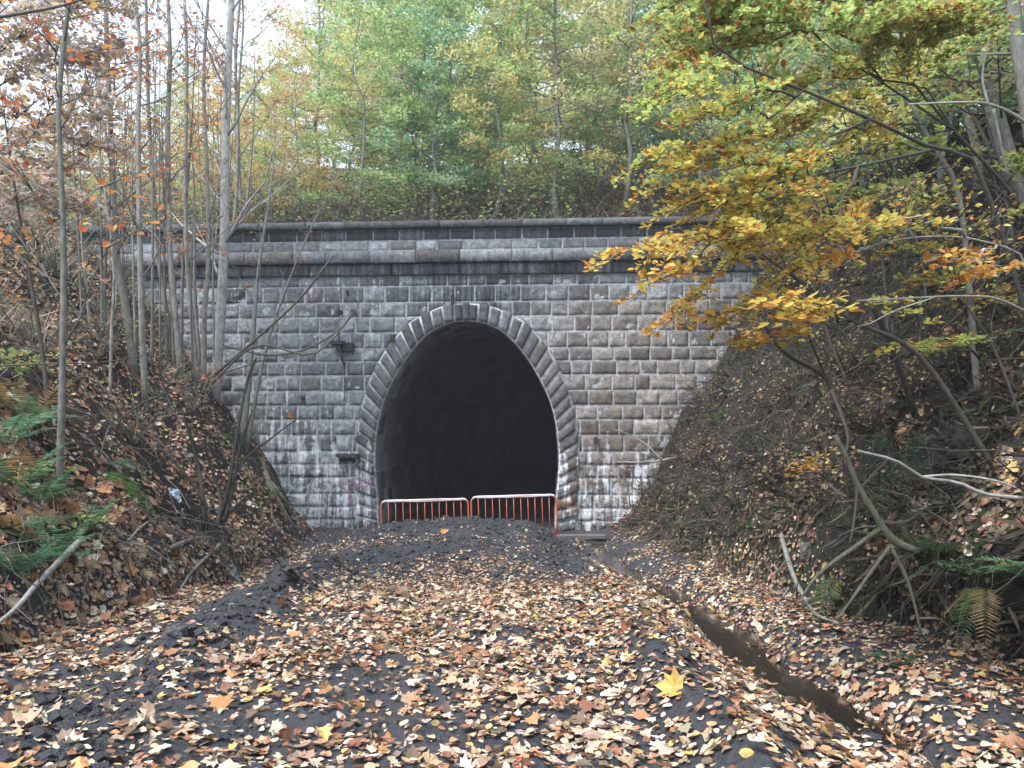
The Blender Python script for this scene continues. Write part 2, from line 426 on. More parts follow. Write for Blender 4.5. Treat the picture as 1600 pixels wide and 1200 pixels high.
def tone(rng, u, z):
    warm = float(sstep(.5, 4, u) * (1 - sstep(4.6, 5.4, z)))
    a = np.array([.208, .218, .226]); b = np.array([.200, .180, .160])
    c = a * (1 - warm) + b * warm
    c = c * (1 + rng.normal() * .20)
    q = rng.random()
    if q < .07: c = c * np.array([1.0, .90, .85]) * .82
    elif q < .2: c = c * .6
    elif q < .32: c = c * 1.15
    return np.clip(c, .05, .5)

def face(mb, left, right, z0, z1, w0, bulge, amp, rng, c, res=.055):
    """one rock-faced block; left and right give u at a height"""
    wid = max(float(right(.5*(z0+z1)) - left(.5*(z0+z1))), .02); hgt = z1 - z0
    nu = int(np.clip(wid / res, 3, 16)); nv = int(np.clip(hgt / res, 3, 8))
    e = .016
    s = np.r_[0, np.linspace(min(e / wid, .2), 1 - min(e / wid, .2), nu), 1]; t = np.r_[0, np.linspace(e / hgt, 1 - e / hgt, nv), 1]
    S, T = np.meshgrid(s, t)
    Z = z0 + hgt * T; Lf, Rt = left(Z), right(Z); U = Lf + (Rt - Lf) * S
    ed = np.minimum(np.minimum(S, 1 - S) * wid, np.minimum(T, 1 - T) * hgt)
    pill = 1 - np.exp(-ed / .045)
    sd = int(rng.integers(1000))
    W = w0 - .012 + (ed > 1e-6) * .022 + bulge * pill + amp * pill * (fbm(U * 4.5, Z * 4.5, None, sd, 3) + .5 * vnoise(U * 15, Z * 15, None, sd + 5))
    tilt = rng.normal(size=2) * .006
    W = W + pill * (tilt[0] * (S - .5) + tilt[1] * (T - .5)) * 4
    jit = (ed > 1e-6) * (ed < .03)
    U = U + jit * .008 * vnoise(U * 9, Z * 9, None, sd + 1); Z = Z + jit * .008 * vnoise(U * 9, Z * 9, None, sd + 2)
    V = np.stack([U, -W, Z], -1).reshape(-1, 3)
    n = len(s); i = np.arange(len(t) - 1)[:, None] * n + np.arange(n - 1)
    mb.add(V, [np.stack([i, i+1, i+n+1, i+n], -1).reshape(-1, 4)], c, stains(V[:, 0], V[:, 2]))

def slab(mb, u0, u1, z0, z1, wb, wf, rng, c, amp=.012):
    """a dressed slab, closed all round"""
    face(mb, lambda z: u0 + 0*z, lambda z: u1 + 0*z, z0, z1, wf, .004, amp, rng, c, .09)
    a = wf - .012
    P = np.array([(u0, -a, z0), (u1, -a, z0), (u1, -a, z1), (u0, -a, z1), (u0, -wb, z0), (u1, -wb, z0), (u1, -wb, z1), (u0, -wb, z1)])
    P[[2, 3, 6, 7], 2] += rng.normal() * .004
    mb.add(P, [np.array([(3, 2, 6, 7), (0, 4, 5, 1), (0, 3, 7, 4), (1, 5, 6, 2), (4, 7, 6, 5)])], c, stains(P[:, 0], P[:, 2]))

def build_portal():
    rng = np.random.default_rng(11)
    UL, UR = -12.0, 10.0
    # coursed wall
    mb = MB(); z = -1.75; rows = []
    while z < 5.77 - .2:
        h = rng.uniform(.33, .44); h = min(h, 5.77 - z) if 5.77 - z - h > .2 else 5.77 - z
        rows.append((z, z + h)); z += h
    g = .013
    for z0, z1 in rows:
        u = UL + rng.uniform(0, .4)
        edges = []
        while u < UR: edges.append(u); u += rng.uniform(.38, .70)
        zz = np.linspace(z0, z1, 5)
        crossing = z0 < CROWN
        if crossing: edges = sorted([e for e in edges if abs(e) > .2] + [0.0])
        for a, b in zip(edges[:-1], edges[1:]):
            if crossing:
                lim = ext_u(zz) + .02
                if b <= 0: 
                    if (np.minimum(b, -lim) - a).max() < .06: continue
                    lf = lambda q, a=a: a + g + 0*q; rt = lambda q, b=b, a=a: np.maximum(np.minimum(b - g, -(ext_u(q) + .025)), a + g + .004)
                else:
                    if (b - np.maximum(a, lim)).max() < .06: continue
                    lf = lambda q, a=a, b=b: np.minimum(np.maximum(a + g, ext_u(q) + .025), b - g - .004); rt = lambda q, b=b: b - g + 0*q
            else:
                lf = lambda q, a=a: a + g + 0*q; rt = lambda q, b=b: b - g + 0*q
            face(mb, lf, rt, z0 + g, z1 - g, 0, rng.uniform(.006, .026), rng.uniform(.018, .040), rng, tone(rng, .5*(a+b), z0))
    # mortar sheet behind the faces, open at the arch
    zz = np.r_[np.linspace(-1.8, CROWN, 90), np.linspace(CROWN, 6.97, 8)[1:]]
    e = ext_u(zz) - .12; e = np.maximum(e, 0)
    for sgn in (-1, 1):
        cols = np.linspace(0, 1, 40); lim = UL if sgn < 0 else UR
        U = sgn * e[:, None] + (lim - sgn * e[:, None]) * cols
        V = np.stack([U, np.zeros_like(U), np.repeat(zz[:, None], 40, 1)], -1).reshape(-1, 3)
        i = np.arange(len(zz) - 1)[:, None] * 40 + np.arange(39)
        s = stains(V[:, 0], V[:, 2]); s[:, 1] *= .5; s[:, 0] = np.clip(s[:, 0] + .05, 0, 1)
        mb.add(V, [np.stack([i, i+1, i+41, i+40], -1).reshape(-1, 4)], (.36, .37, .38), s)
    mb.build('ashlar_wall', M_STONE, PORTAL, stain=True)
    # arch ring
    mb = MB(); N = 26
    I = resample(INTR, N * 6 + 1); E = resample(EXTR, N * 6 + 1)
    def vouss(ia, ea, ib, eb, c, proud):
        # quad ia (inner start) .. eb (outer end), as a small grid
        ns, nt = 5, 7
        s = np.r_[0, np.linspace(.06, .94, ns), 1]; t = np.r_[0, np.linspace(.04, .96, nt), 1]
        S, T = np.meshgrid(s, t)
        A = ia + (ib - ia) * S[..., None]; B = ea + (eb - ea) * S[..., None]
        P = A + (B - A) * T[..., None]
        ed = np.minimum(np.minimum(S, 1 - S) * .28, np.minimum(T, 1 - T) * .58)
        pill = 1 - np.exp(-ed / .03); sd = int(rng.integers(1000))
        W = proud - .03 + (ed > 1e-6) * .035 + .03 * pill + .016 * pill * fbm(P[..., 0] * 6, P[..., 1] * 6, None, sd, 3)
        V = np.stack([P[..., 0], -W, P[..., 1]], -1).reshape(-1, 3)
        n = len(s); i = np.arange(len(t) - 1)[:, None] * n + np.arange(n - 1)
        st = stains(V[:, 0], V[:, 2]); st[:, 1] *= .6
        Q = np.stack([i, i+1, i+n+1, i+n], -1).reshape(-1, 4)
        mb.add(V, [Q], c, st)
    for sgn in (-1, 1):
        for k in range(N):
            if k == 0: a, b = 1.9, 5.6
            else: a, b = k * 6 + .55, k * 6 + 5.45
            def at(C, q):
                return np.array([sgn * np.interp(q, np.arange(len(C)), C[:, 0]), np.interp(q, np.arange(len(C)), C[:, 1])])
            ia, ib, ea, eb = at(I, a), at(I, b), at(E, a), at(E, b)
            cen = .5 * (ia + eb); d = unit(eb - ib)
            ia = ia + .035 * unit(ea - ia); ib = ib + .035 * d; stp = .035 - (.05 if k % 2 else 0) - rng.uniform(0, .02); ea = ea - stp * unit(ea - ia); eb = eb - stp * d
            c = tone(rng, cen[0], cen[1]) * rng.uniform(.42, .72)
            vouss(ia, ea, ib, eb, c, .035 + rng.uniform(0, .05))
    # ring mortar bed and reveal
    n = len(I)
    for sgn in (-1, 1):
        V = np.vstack([np.stack([sgn * I[:, 0], np.full(n, -.035), I[:, 1]], 1), np.stack([sgn * E[:, 0], np.full(n, -.035), E[:, 1]], 1),
                       np.stack([sgn * E[:, 0], np.full(n, .02), E[:, 1]], 1), np.stack([sgn * I[:, 0], np.full(n, .06), I[:, 1]], 1)])
        i = np.arange(n - 1)
        st = stains(V[:, 0], V[:, 2]); st[:, 1] *= .2; st[:, 0] = np.clip(st[:, 0] + .06, 0, 1)
        mb.add(V, [np.stack([i, i+1, n+i+1, n+i], 1), np.stack([n+i, n+i+1, 2*n+i+1, 2*n+i], 1), np.stack([3*n+i, 3*n+i+1, i+1, i], 1)], (.36, .365, .37), st)
    mb.build('arch_ring', M_STONE, PORTAL, stain=True)
    mb = MB()
    k0, k1 = 1.7, 1.7
    ia = np.array([-np.interp(k0, np.arange(n), I[:, 0]), I[1, 1]]); ib = ia * [-1, 1]
    ea = np.array([-np.interp(k0, np.arange(n), E[:, 0]) * 1.0, E[1, 1] + .03]); eb = ea * [-1, 1]
    vouss(ia + [0, .02], ea, ib + [0, .02], eb, np.array([.085, .095, .115]), .085)
    mb.build('keystone', M_STONE, PORTAL, stain=True)
    # frieze, string course, parapet rows, coping
    def course(name, z0, z1, wb, wf, lo, hi, cm, u0=UL, u1=UR, amp=.012):
        mb = MB(); u = u0
        while u < u1:
            w = rng.uniform(lo, hi); c = tone(rng, -3, 3) * cm
            slab(mb, u + .006, u + w - .006, z0, z1, wb, wf, rng, c, amp); u += w
        return mb.build(name, M_STONE, PORTAL, stain=True)
    course('frieze', 5.775, 6.06, -.02, .10, .7, 1.3, .75)
    course('string_course', 6.065, 6.385, -.02, .25, .8, 1.5, .8)
    mb = MB()
    for z0, z1, cm in ((6.395, 6.68, 1.0), (6.68, 6.965, .55)):
        u = UL + rng.uniform(0, .3)
        while u < UR:
            w = rng.uniform(.5, .8); q = cm * (1 + rng.normal() * .15)
            face(mb, lambda q_, a=u+g: a + 0*q_, lambda q_, b=u+w-g: b + 0*q_, z0 + g, z1 - g, .03, rng.uniform(.01, .03), .012, rng, tone(rng, -3, 3) * q); u += w
    P = np.array([(UL, -.03, 6.36), (UR, -.03, 6.36), (UR, -.03, 6.97), (UL, -.03, 6.97)])
    mb.add(P, [np.array([(0, 1, 2, 3)])], (.36, .37, .38), stains(P[:, 0], P[:, 2]))
    mb.build('parapet', M_STONE, PORTAL, stain=True)
    course('coping', 6.972, 7.15, -.55, .22, .9, 1.6, .5)
    # moss and grit along the ledge of the string course
    mb = MB()
    u = rng.uniform(-10, 9, 700); u = u[vnoise(u * .9, u * 0, None, 91) > -.15]
    for a in u:
        s = rng.uniform(.015, .05); b = np.array([a, -rng.uniform(.08, .24), 6.384])
        c = np.array([.05, .07, .02]) * rng.uniform(.5, 1.6) if rng.random() < .6 else np.array([.2, .13, .07])
        an = rng.uniform(0, 6.28, 4).cumsum() * .0 + np.arange(4) * 1.57 + rng.uniform(0, 1)
        V = np.vstack([b + s * np.stack([np.cos(an) * 1.4, np.sin(an) * .8, an * 0], 1), b + [0, 0, s * .7]])
        mb.add(V, [np.array([(0, 1, 4), (1, 2, 4), (2, 3, 4), (3, 0, 4)])], c)
    tag(mb.build('ledge_moss', M_DEAD, PORTAL), kind='stuff')
    # the bore
    nd = 60; dep = np.r_[np.linspace(-.02, 4, 30), np.geomspace(4.2, 60, 30)]
    A = resample(np.vstack([INTR[::-1] * [-1, 1], INTR[1:]]), 150)
    cen = np.array([0, 1.5]); out = unit(A - cen)
    D, K = np.meshgrid(dep, np.arange(150), indexing='ij')
    cell = vnoise(np.floor(K / 5) * 3.7, np.floor((D + .3 * (np.floor(K / 5) % 2)) / .5) * 5.1, None, 8)
    off = np.where(D > .1, .02 + .05 * cell * (D > .2) + .03 * vnoise(K * .4, D * 3, None, 6), .0) + .0
    X = A[None, :, 0] + out[None, :, 0] * off; Z = A[None, :, 1] + out[None, :, 1] * off
    V = np.stack([X, D, Z], -1).reshape(-1, 3)
    i = np.arange(nd - 1)[:, None] * 150 + np.arange(149)
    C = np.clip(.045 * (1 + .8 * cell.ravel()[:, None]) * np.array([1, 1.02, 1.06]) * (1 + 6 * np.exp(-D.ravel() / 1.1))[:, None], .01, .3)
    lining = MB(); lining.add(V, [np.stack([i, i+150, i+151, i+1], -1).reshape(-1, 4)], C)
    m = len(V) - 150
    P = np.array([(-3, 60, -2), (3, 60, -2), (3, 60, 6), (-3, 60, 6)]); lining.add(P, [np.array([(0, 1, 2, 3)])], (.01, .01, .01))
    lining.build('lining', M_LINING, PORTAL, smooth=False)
    mb = MB(); ux = np.linspace(-2.6, 2.6, 40); dy = np.r_[np.linspace(-.4, 6, 50), np.linspace(7, 60, 12)]
    U, D = np.meshgrid(ux, dy); Z = -.93 + .05 * fbm(U * 2.5, D * 2.5, None, 14, 3)
    V = np.stack([U, D, Z], -1).reshape(-1, 3); i = np.arange(len(dy) - 1)[:, None] * 40 + np.arange(39)
    mb.add(V, [np.stack([i, i+1, i+41, i+40], -1).reshape(-1, 4)], (.03, .03, .032)); mb.build('bore_floor', M_LINING, PORTAL)
    # rusty iron left in the masonry; positions in photo pixels on the wall face
    def wl(px, py): return np.array([(px - 728.6) / 60.0, 0, CAMZ + (HOR - py) / 60.0])
    def box(mb, c, sx, sy, sz, col, rot=0):
        P = np.array([(x, y, z) for x in (-1, 1) for y in (-1, 1) for z in (-1, 1)], float) * [sx/2, sy/2, sz/2]
        ca, sa = math.cos(rot), math.sin(rot); P = np.stack([P[:, 0]*ca - P[:, 2]*sa, P[:, 1], P[:, 0]*sa + P[:, 2]*ca], 1)
        mb.add(P + c, [np.array([(0, 1, 3, 2), (4, 6, 7, 5), (0, 4, 5, 1), (2, 3, 7, 6), (0, 2, 6, 4), (1, 5, 7, 3)])], col)
    rust = (.035, .026, .024)
    mb = MB(); c = wl(528, 536)
    box(mb, c + [-.02, -.11, .02], .34, .20, .09, rust); box(mb, c + [.24, -.08, -.09], .30, .12, .22, (.02, .021, .026)); box(mb, c + [0, -.09, -.08], .13, .14, .17, rust)
    tube(mb, [c + [.02, -.16, -.1], c + [.10, -.17, -.38], c + [.17, -.15, -.58]], .035, 6, rust); tube(mb, [c + [.16, -.12, -.55], c + [.15, -.10, -1.4], c + [.13, -.09, -2.0]], .008, 5, rust)
    tube(mb, [c + [.02, -.15, .05], c + [.03, -.17, .35]], .02, 5, rust)
    tag(mb.build('iron_bracket', M_IRON, PORTAL, smooth=False), 'rusty iron bracket with hanging strap')
    for px, py, sx, sz in ((613, 527, .11, .14), (707, 468, .07, .22), (541, 456, .05, .12), (529, 486, .12, .08), (551, 485, .12, .07), (470, 622, .08, .10), (930, 687, .10, .12)):
        mb = MB(); c = wl(px, py)
        box(mb, c + [0, -.07, 0], sx, .12, sz, rust); box(mb, c + [.01, -.10, -sz * .4], sx * .6, .08, sz * .5, (.05, .03, .022))
        mb.build('iron_stub', M_IRON, PORTAL, smooth=False)
    mb = MB(); c = wl(543, 713); box(mb, c + [0, -.10, .02], .58, .18, .10, (.07, .065, .062)); box(mb, c + [.02, -.055, -.08], .5, .06, .12, (.022, .022, .024))
    mb.build('stone_ledge', M_STONE, PORTAL, smooth=False, stain=True)
    # sprayed writing, as thin paint strokes lying on the stone
    def strokes(name, sets, col, wd, lift=.098):
        mb = MB()
        for st in sets:
            p = np.array([wl(x, y)[[0, 2]] for x, y in st]); p = spline(p, max(6, len(p) * 4)) if len(p) > 2 else resample(p, 5)
            t = unit(np.gradient(p, axis=0)); nrm = np.stack([-t[:, 1], t[:, 0]], 1)
            ww = wd * (1 + .25 * vnoise(np.arange(len(p)) * .8, p[:, 0] * 9, None, 3))[:, None]
            a, b = p + nrm * ww, p - nrm * ww; n = len(p)
            wv = np.full(n, lift)
            V = np.vstack([np.stack([a[:, 0], -wv, a[:, 1]], 1), np.stack([b[:, 0], -wv, b[:, 1]], 1)]); i = np.arange(n - 1)
            mb.add(V, [np.stack([i, i+1, n+i+1, n+i], 1)], col)
        return mb.build(name, M_SPRAY, PORTAL, smooth=False)
    pink = (.29, .13, .27)
    strokes('pink_lettering', [[(561, 747), (561.5, 753), (562, 759)], [(568, 747), (564, 752), (562.5, 753)], [(563, 753), (566, 756), (569, 759)],
            [(570.5, 750), (571, 757), (574, 758.5), (576, 755), (576, 750)], [(576.2, 750), (577, 759)],
            [(579.5, 745), (579.5, 752), (580, 759)], [(580, 752), (584, 752.5), (584.5, 757), (580, 759)], [(556, 761), (570, 760), (588, 760.5)]], pink, .010, .145)
    strokes('pink_lettering', [[(545, 769), (535, 763), (531, 757), (535, 753.5), (541, 757), (546, 761)], [(543, 759), (548, 755), (554, 754), (556, 759), (551, 766), (545, 769)],
            [(542, 772), (546, 778), (543, 786), (547, 791)], [(547, 772), (543, 779), (547, 784), (542, 790)]], pink, .010)
    blk = (.04, .04, .045)
    strokes('black_lettering', [[(455, 750), (459, 743), (462, 748), (466, 741)], [(468, 745), (471, 742), (474, 745), (471, 748), (468, 745)], [(480, 743), (476, 743), (476, 747), (481, 746), (481, 742), (480, 755), (472, 760)],
            [(484, 744), (487, 742), (489, 746), (485, 747), (484, 744)], [(491, 738), (492, 747)], [(495, 744), (499, 741), (501, 745), (497, 747), (495, 744)], [(501, 743), (508, 742)],
            [(481, 752), (474, 756), (470, 760)], [(490, 758), (493, 764), (496, 759), (499, 764), (501, 758)], [(503, 761), (506, 759.5), (507, 763), (503, 764), (503, 761)]], blk, .009)
build_portal()

# ------------------------------------------------------------------ leaves
def fan(outline, mid):
    n = len(outline); P = np.vstack([outline, [mid]])
    return P, np.array([(i, (i + 1) % n, n) for i in range(n)])
def mirror(half): 
    h = np.array(half, float); return np.vstack([h, (h[1:-1] * [-1, 1])[::-1]])
T_RH = (np.array([(0, 0), (.33, .48), (0, 1), (-.33, .48)], float), np.array([(0, 1, 2), (0, 2, 3)]))
T_OV = fan(mirror([(0, 0), (.25, .18), (.37, .45), (.27, .78), (0, 1)]), (0, .5))
T_MA = fan(mirror([(0, -.02), (.13, .0), (.38, -.07), (.36, .10), (.60, .30), (.44, .37), (.34, .44), (.42, .70), (.24, .66), (.13, .80), (0, 1.02)]), (0, .3))

def place_leaves(mb, P, N, D, size, C, tpl, rng, curl=.3, ctr=True):
    T, Fc = tpl; k = len(T); n = len(P)
    if not n: return
    N = unit(N); D = unit(D - N * (D * N).sum(-1, keepdims=True)); X = np.cross(D, N)
    tx = T[:, 0]; ty = T[:, 1] - (.5 if ctr else 0)
    a = rng.normal(size=(n, 1)) * curl + curl * .5; b = rng.normal(size=(n, 1)) * curl * .8 + curl * .4
    wx = rng.uniform(.8, 1.15, (n, 1))
    z = a * tx[None] ** 2 * 2 + b * (ty[None]) ** 2
    S = np.broadcast_to(np.asarray(size, float), (n,))[:, None, None]
    V = P[:, None] + S * ((wx * tx[None])[..., None] * X[:, None] + ty[None, :, None] * D[:, None] + z[..., None] * N[:, None])
    F_ = (np.arange(n)[:, None, None] * k + Fc[None]).reshape(-1, 3)
    mb.add(V.reshape(-1, 3), [F_], np.repeat(C, k, 0))

def pal(rng, n, cols, wts, var=.18):
    cols = np.array(cols, float); w = np.array(wts, float); c = cols[rng.choice(len(cols), n, p=w / w.sum())]
    return np.clip(c * (1 + rng.normal(size=(n, 1)) * var) * (1 + rng.normal(size=(n, 3)) * .05), .005, .8)

FALL = [(.46, .36, .26), (.52, .45, .34), (.38, .20, .10), (.25, .11, .06), (.13, .085, .055), (.45, .33, .12), (.44, .29, .18), (.27, .19, .13)]
W_TRACK = [.20, .14, .13, .14, .12, .04, .12, .11]
W_LEFT = [.16, .08, .14, .20, .18, .03, .09, .12]
W_RIGHT = [.08, .04, .05, .09, .50, .03, .03, .18]

def build_litter():
    rng = np.random.default_rng(21)
    def scatter(name, label_x, n, xr, yr, keep, wts, sizes, maple, tilt, near):
        """sample denser near the viewer: y with density falling with distance"""
        y = yr[0] * (yr[1] / yr[0]) ** rng.random(n) if near else rng.uniform(yr[0], yr[1], n)
        x = rng.uniform(xr[0], xr[1], n) if not callable(xr[0]) else xr[0](y) + (xr[1](y) - xr[0](y)) * rng.random(n)
        q = keep(x, y); k = rng.random(n) < q; x, y = x[k], y[k]; n = len(x)
        Nn = gnorm(x, y); xs = x + shift_x(x, y)
        N = unit(Nn + rng.normal(size=(n, 3)) * tilt * rng.choice([.35, 1, 2.4], n, p=[.5, .35, .15])[:, None]); N[:, 2] = np.abs(N[:, 2]) * .9 + .1 * N[:, 2]
        a = rng.uniform(0, 6.283, n); D = np.stack([np.cos(a), np.sin(a), a * 0], 1)
        s = rng.uniform(*sizes, n)
        P = np.stack([xs, y, gz(x, y)], 1) + Nn * (.010 + .03 * rng.random(n)[:, None] ** 2)
        C = pal(rng, n, FALL, wts)
        mp = rng.random(n) < maple
        nr = y < 10
        mb = MB()
        if (mp & nr).any(): k = mp & nr; place_leaves(mb, P[k] + Nn[k] * .012, N[k], D[k], s[k] * 1.55, C[k], T_MA, rng, .28)
        k = ~mp & nr
        if k.any(): place_leaves(mb, P[k], N[k], D[k], s[k], C[k], T_OV, rng, .45)
        k = ~nr
        if k.any(): place_leaves(mb, P[k], N[k], D[k], s[k] * np.where(mp[k], 1.45, 1.0), C[k], T_OV, rng, .45)
        tag(mb.build(name, M_DEAD, smooth=False), kind='stuff')
    def track_keep(x, y):
        d = np.abs(x - stream_x(y) - .15 * vnoise(y * 1.1, x * 0, None, 21))
        q = .50 + .34 * fbm(x * 1.1, y * 1.1, None, 101, 3) + .25 * fbm(x * 4, y * 4, None, 102, 2)
        q = q - .5 * np.exp(-((y - 15.9) / .8) ** 2) - .48 * sstep(11.4, 12.8, y) - .25 * np.exp(-((x + 3.0) / .6) ** 2) * (y < 9)
        q = q + .35 * np.exp(-((y - 14.6) / .35) ** 2) + .3 * np.exp(-((y - 9) / 2.2) ** 2) + .35 * (x < -3.0) * (y > 8) + .35 * sstep(.9, 1.5, x)
        q = q - .65 * np.exp(-((x - rut_x(y)) / .30) ** 2) * sstep(4.5, 6, y) * (1 - sstep(11, 13, y)) - .3 * np.exp(-((x - 1.05) / .2) ** 2)
        q = q * (1 - .55 * np.exp(-((y - 3.8) / 1.2) ** 2) * (.5 + .8 * sstep(-.2, .4, fbm(x * 1.3, y * 1.3, None, 104, 2))))
        q = np.where(d < .22 + .07 * vnoise(y * 2, x * 0, None, 4), .22, q)
        q = np.where(y > 18.2, q * .25, q)
        return np.clip(q, .02, 1)
    scatter('leaf_litter', 0, 92000, (lambda y: left_foot(y) - .3, lambda y: right_foot(y) + .3), (3.0, 19.6), track_keep, W_TRACK, (.025, .070), .11, .26, True)
    def bank_keep(x, y):
        up = left_foot(y) - x
        back = y - wall_y(x)
        e = .04
        g = np.abs(gz(x + e, y) - gz(x - e, y)) / (2 * e)
        q = .62 + .7 * fbm(x * .8, y * .8, None, 111, 3)
        q = q * (1 - .7 * sstep(2.6, 4.8, g)) * (1 - .45 * sstep(2.6, 4.6, up))
        q = q * (1 - .75 * ((up > -.05) & (up < .5)) * sstep(5, 6, y) * (1 - sstep(10, 11.5, y)))
        rr2 = x - right_foot(y) + .35 * vnoise(y * .7, x * .2, None, 31)
        q = q * (1 - .97 * ((rr2 > -.55) & (rr2 < .36)) * sstep(4.3, 4.8, y) * (1 - sstep(7.6, 9, y)))
        return np.where(back > -.05, 0, np.clip(q, 0, 1))
    scatter('leaf_litter', 0, 95000, (lambda y: left_foot(y) - 8.5, lambda y: left_foot(y) + .1), (4.5, 20), bank_keep, W_LEFT, (.04, .095), .16, .5, True)
    scatter('leaf_litter', 0, 95000, (lambda y: right_foot(y) - .1, lambda y: right_foot(y) + 8.5), (4.2, 20), lambda x, y: bank_keep(x, y) * np.clip(.42 + .3 * sstep(10, 13, y) + .3 * sstep(9, 12, y) * (x - right_foot(y) < 2.2) + 1.2 * fbm(x * .75 + 3, y * .75, None, 117, 3) + .5 * np.exp(-((x - right_foot(y)) / .5) ** 2), .05, 1), W_RIGHT, (.035, .09), .15, .5, True)
    scatter('leaf_litter', 0, 7000, (-13, 13), (20.8, 32), lambda x, y: np.full(len(x), .8), [.05, .03, .1, .15, .4, .04, .03, .2], (.07, .12), 0, .5, False)
build_litter()

# ------------------------------------------------------------------ woody plants
GREY = np.array([.22, .215, .19]); DARK = np.array([.06, .052, .045]); PALE = np.array([.30, .295, .27])

def woody(rng, H, r0, nl, start, spread, up, sub, lean=(0, 0), wob=.012, top=.15):
    n = 12; t = np.linspace(0, 1, n)
    w = np.cumsum(rng.normal(size=(n, 2)), 0) * wob * H; w -= w[0]
    S = np.stack([w[:, 0] + lean[0] * t ** 1.4, w[:, 1] + lean[1] * t ** 1.4, H * t], 1)
    rs = r0 * (1 - (1 - top) * t ** 1.1); rs[0] *= 1.35
    polys = [(S, rs, 8)]; twigs = []
    for i in range(nl):
        ti = start + (1 - start) * (i + rng.random()) / nl; ti = min(ti, .98)
        b = np.array([np.interp(ti, t, S[:, k]) for k in range(3)]); rb = np.interp(ti, t, rs) * .5
        f = (ti - start) / (1 - start)
        L = spread * (1 - .7 * f ** 1.5) * rng.uniform(.65, 1.2); az = i * 2.4 + rng.normal() * .4; el = up * (.5 + f) + rng.normal() * .12
        s = np.linspace(0, 1, 6)
        hd = np.array([math.cos(az), math.sin(az)]); k = rng.normal() * .25
        P = np.stack([b[0] + L * (s * hd[0] - k * s**2 * hd[1]), b[1] + L * (s * hd[1] + k * s**2 * hd[0]), b[2] + L * (math.sin(el) * s - .22 * s ** 2)], 1)
        P[1:] += rng.normal(size=(5, 3)) * L * .025
        polys.append((P, np.maximum(rb * (1 - .85 * s), .004), 5)); twigs.append(P[2:])
        for q in range(sub):
            sb = rng.uniform(.2, .95); a2 = az + rng.choice([-1, 1]) * rng.uniform(.5, 1.1); L2 = L * rng.uniform(.3, .55) * (1.1 - .5 * sb)
            bb = np.array([np.interp(sb, s, P[:, c]) for c in range(3)]); ss = np.linspace(0, 1, 4)
            Q = bb + L2 * np.stack([ss * math.cos(a2), ss * math.sin(a2), rng.uniform(-.1, .35) * ss - .15 * ss ** 2], 1)
            polys.append((Q, np.maximum(rb * .4 * (1 - .8 * ss), .003), 4)); twigs.append(Q)
    return polys, twigs

def trunk_mb(polys, c, seed=0):
    mb = MB()
    for k, (P, r, s) in enumerate(polys): tube(mb, P, r, s, c, rough=.15 if k == 0 else 0, seed=seed)
    return mb

def leaves_on(mb, rng, twigs, per_m, size, cols, wts, width, tpl, tilt=.35, dens=None, grad=None):
    Ps, Ds = [], []
    for Q in twigs:
        d = np.r_[0, np.cumsum(np.linalg.norm(np.diff(Q, axis=0), axis=1))]; n = rng.poisson(d[-1] * per_m)
        if not n: continue
        u = rng.uniform(.05, 1, n) * d[-1]
        p = np.stack([np.interp(u, d, Q[:, i]) for i in range(3)], 1); tg = unit(Q[-1] - Q[0])
        side = unit(np.cross(tg, [0, 0, 1.0])); sg = rng.choice([-1, 1], n)[:, None]
        off = rng.random(n)[:, None]
        p = p + side * sg * off * width + np.array([0, 0, 1.0]) * rng.normal(size=(n, 1)) * width * .25
        Ps.append(p); Ds.append(side * sg + tg * .8 + rng.normal(size=(n, 3)) * .35)
    if not Ps: return
    P = np.vstack(Ps); D = np.vstack(Ds); n = len(P)
    N = np.array([0, 0, 1.0]) + rng.normal(size=(n, 3)) * tilt
    C = pal(rng, n, cols, wts)
    if grad is not None: C = grad(P, C, rng)
    place_leaves(mb, P, N, D, size * rng.uniform(.7, 1.2, n), C, tpl, rng, .3, False)

GREENS = dict(
    green=([(.26, .44, .17), (.36, .50, .20), (.48, .52, .23), (.58, .52, .24)], [.3, .35, .22, .13]),
    yellow=([(.62, .54, .21), (.52, .53, .20), (.66, .50, .24), (.40, .47, .20)], [.3, .3, .18, .22]),
    bluish=([(.20, .37, .22), (.27, .45, .27), (.40, .50, .27)], [.35, .4, .25]),
    orange=([(.66, .36, .16), (.64, .48, .22), (.58, .30, .14), (.52, .50, .20)], [.28, .35, .17, .2]),
    olive=([(.50, .47, .23), (.58, .48, .26), (.36, .42, .20), (.62, .53, .36)], [.35, .3, .2, .15]))
LOOK = dict(green='light green', yellow='yellow-green', bluish='blue-green', orange='orange-tinged', olive='dull olive')

def proto(kind, seed, H, r0, nl, start, spread, up, sub, per_m, size, width=.30, bark=GREY):
    rng = np.random.default_rng(seed)
    polys, twigs = woody(rng, H, r0, nl, start, spread, up, sub)
    t = thing('woodland_tree', 'x', 'tree')
    trunk_mb(polys, bark, seed).build('trunk', M_BARK, t)
    mb = MB(); leaves_on(mb, rng, twigs, per_m, size, *GREENS[kind], width, T_RH, .55)
    mb.build('crown', M_LEAF, t, smooth=False)
    return dict(o=t, kind=kind, used=False, H=H)

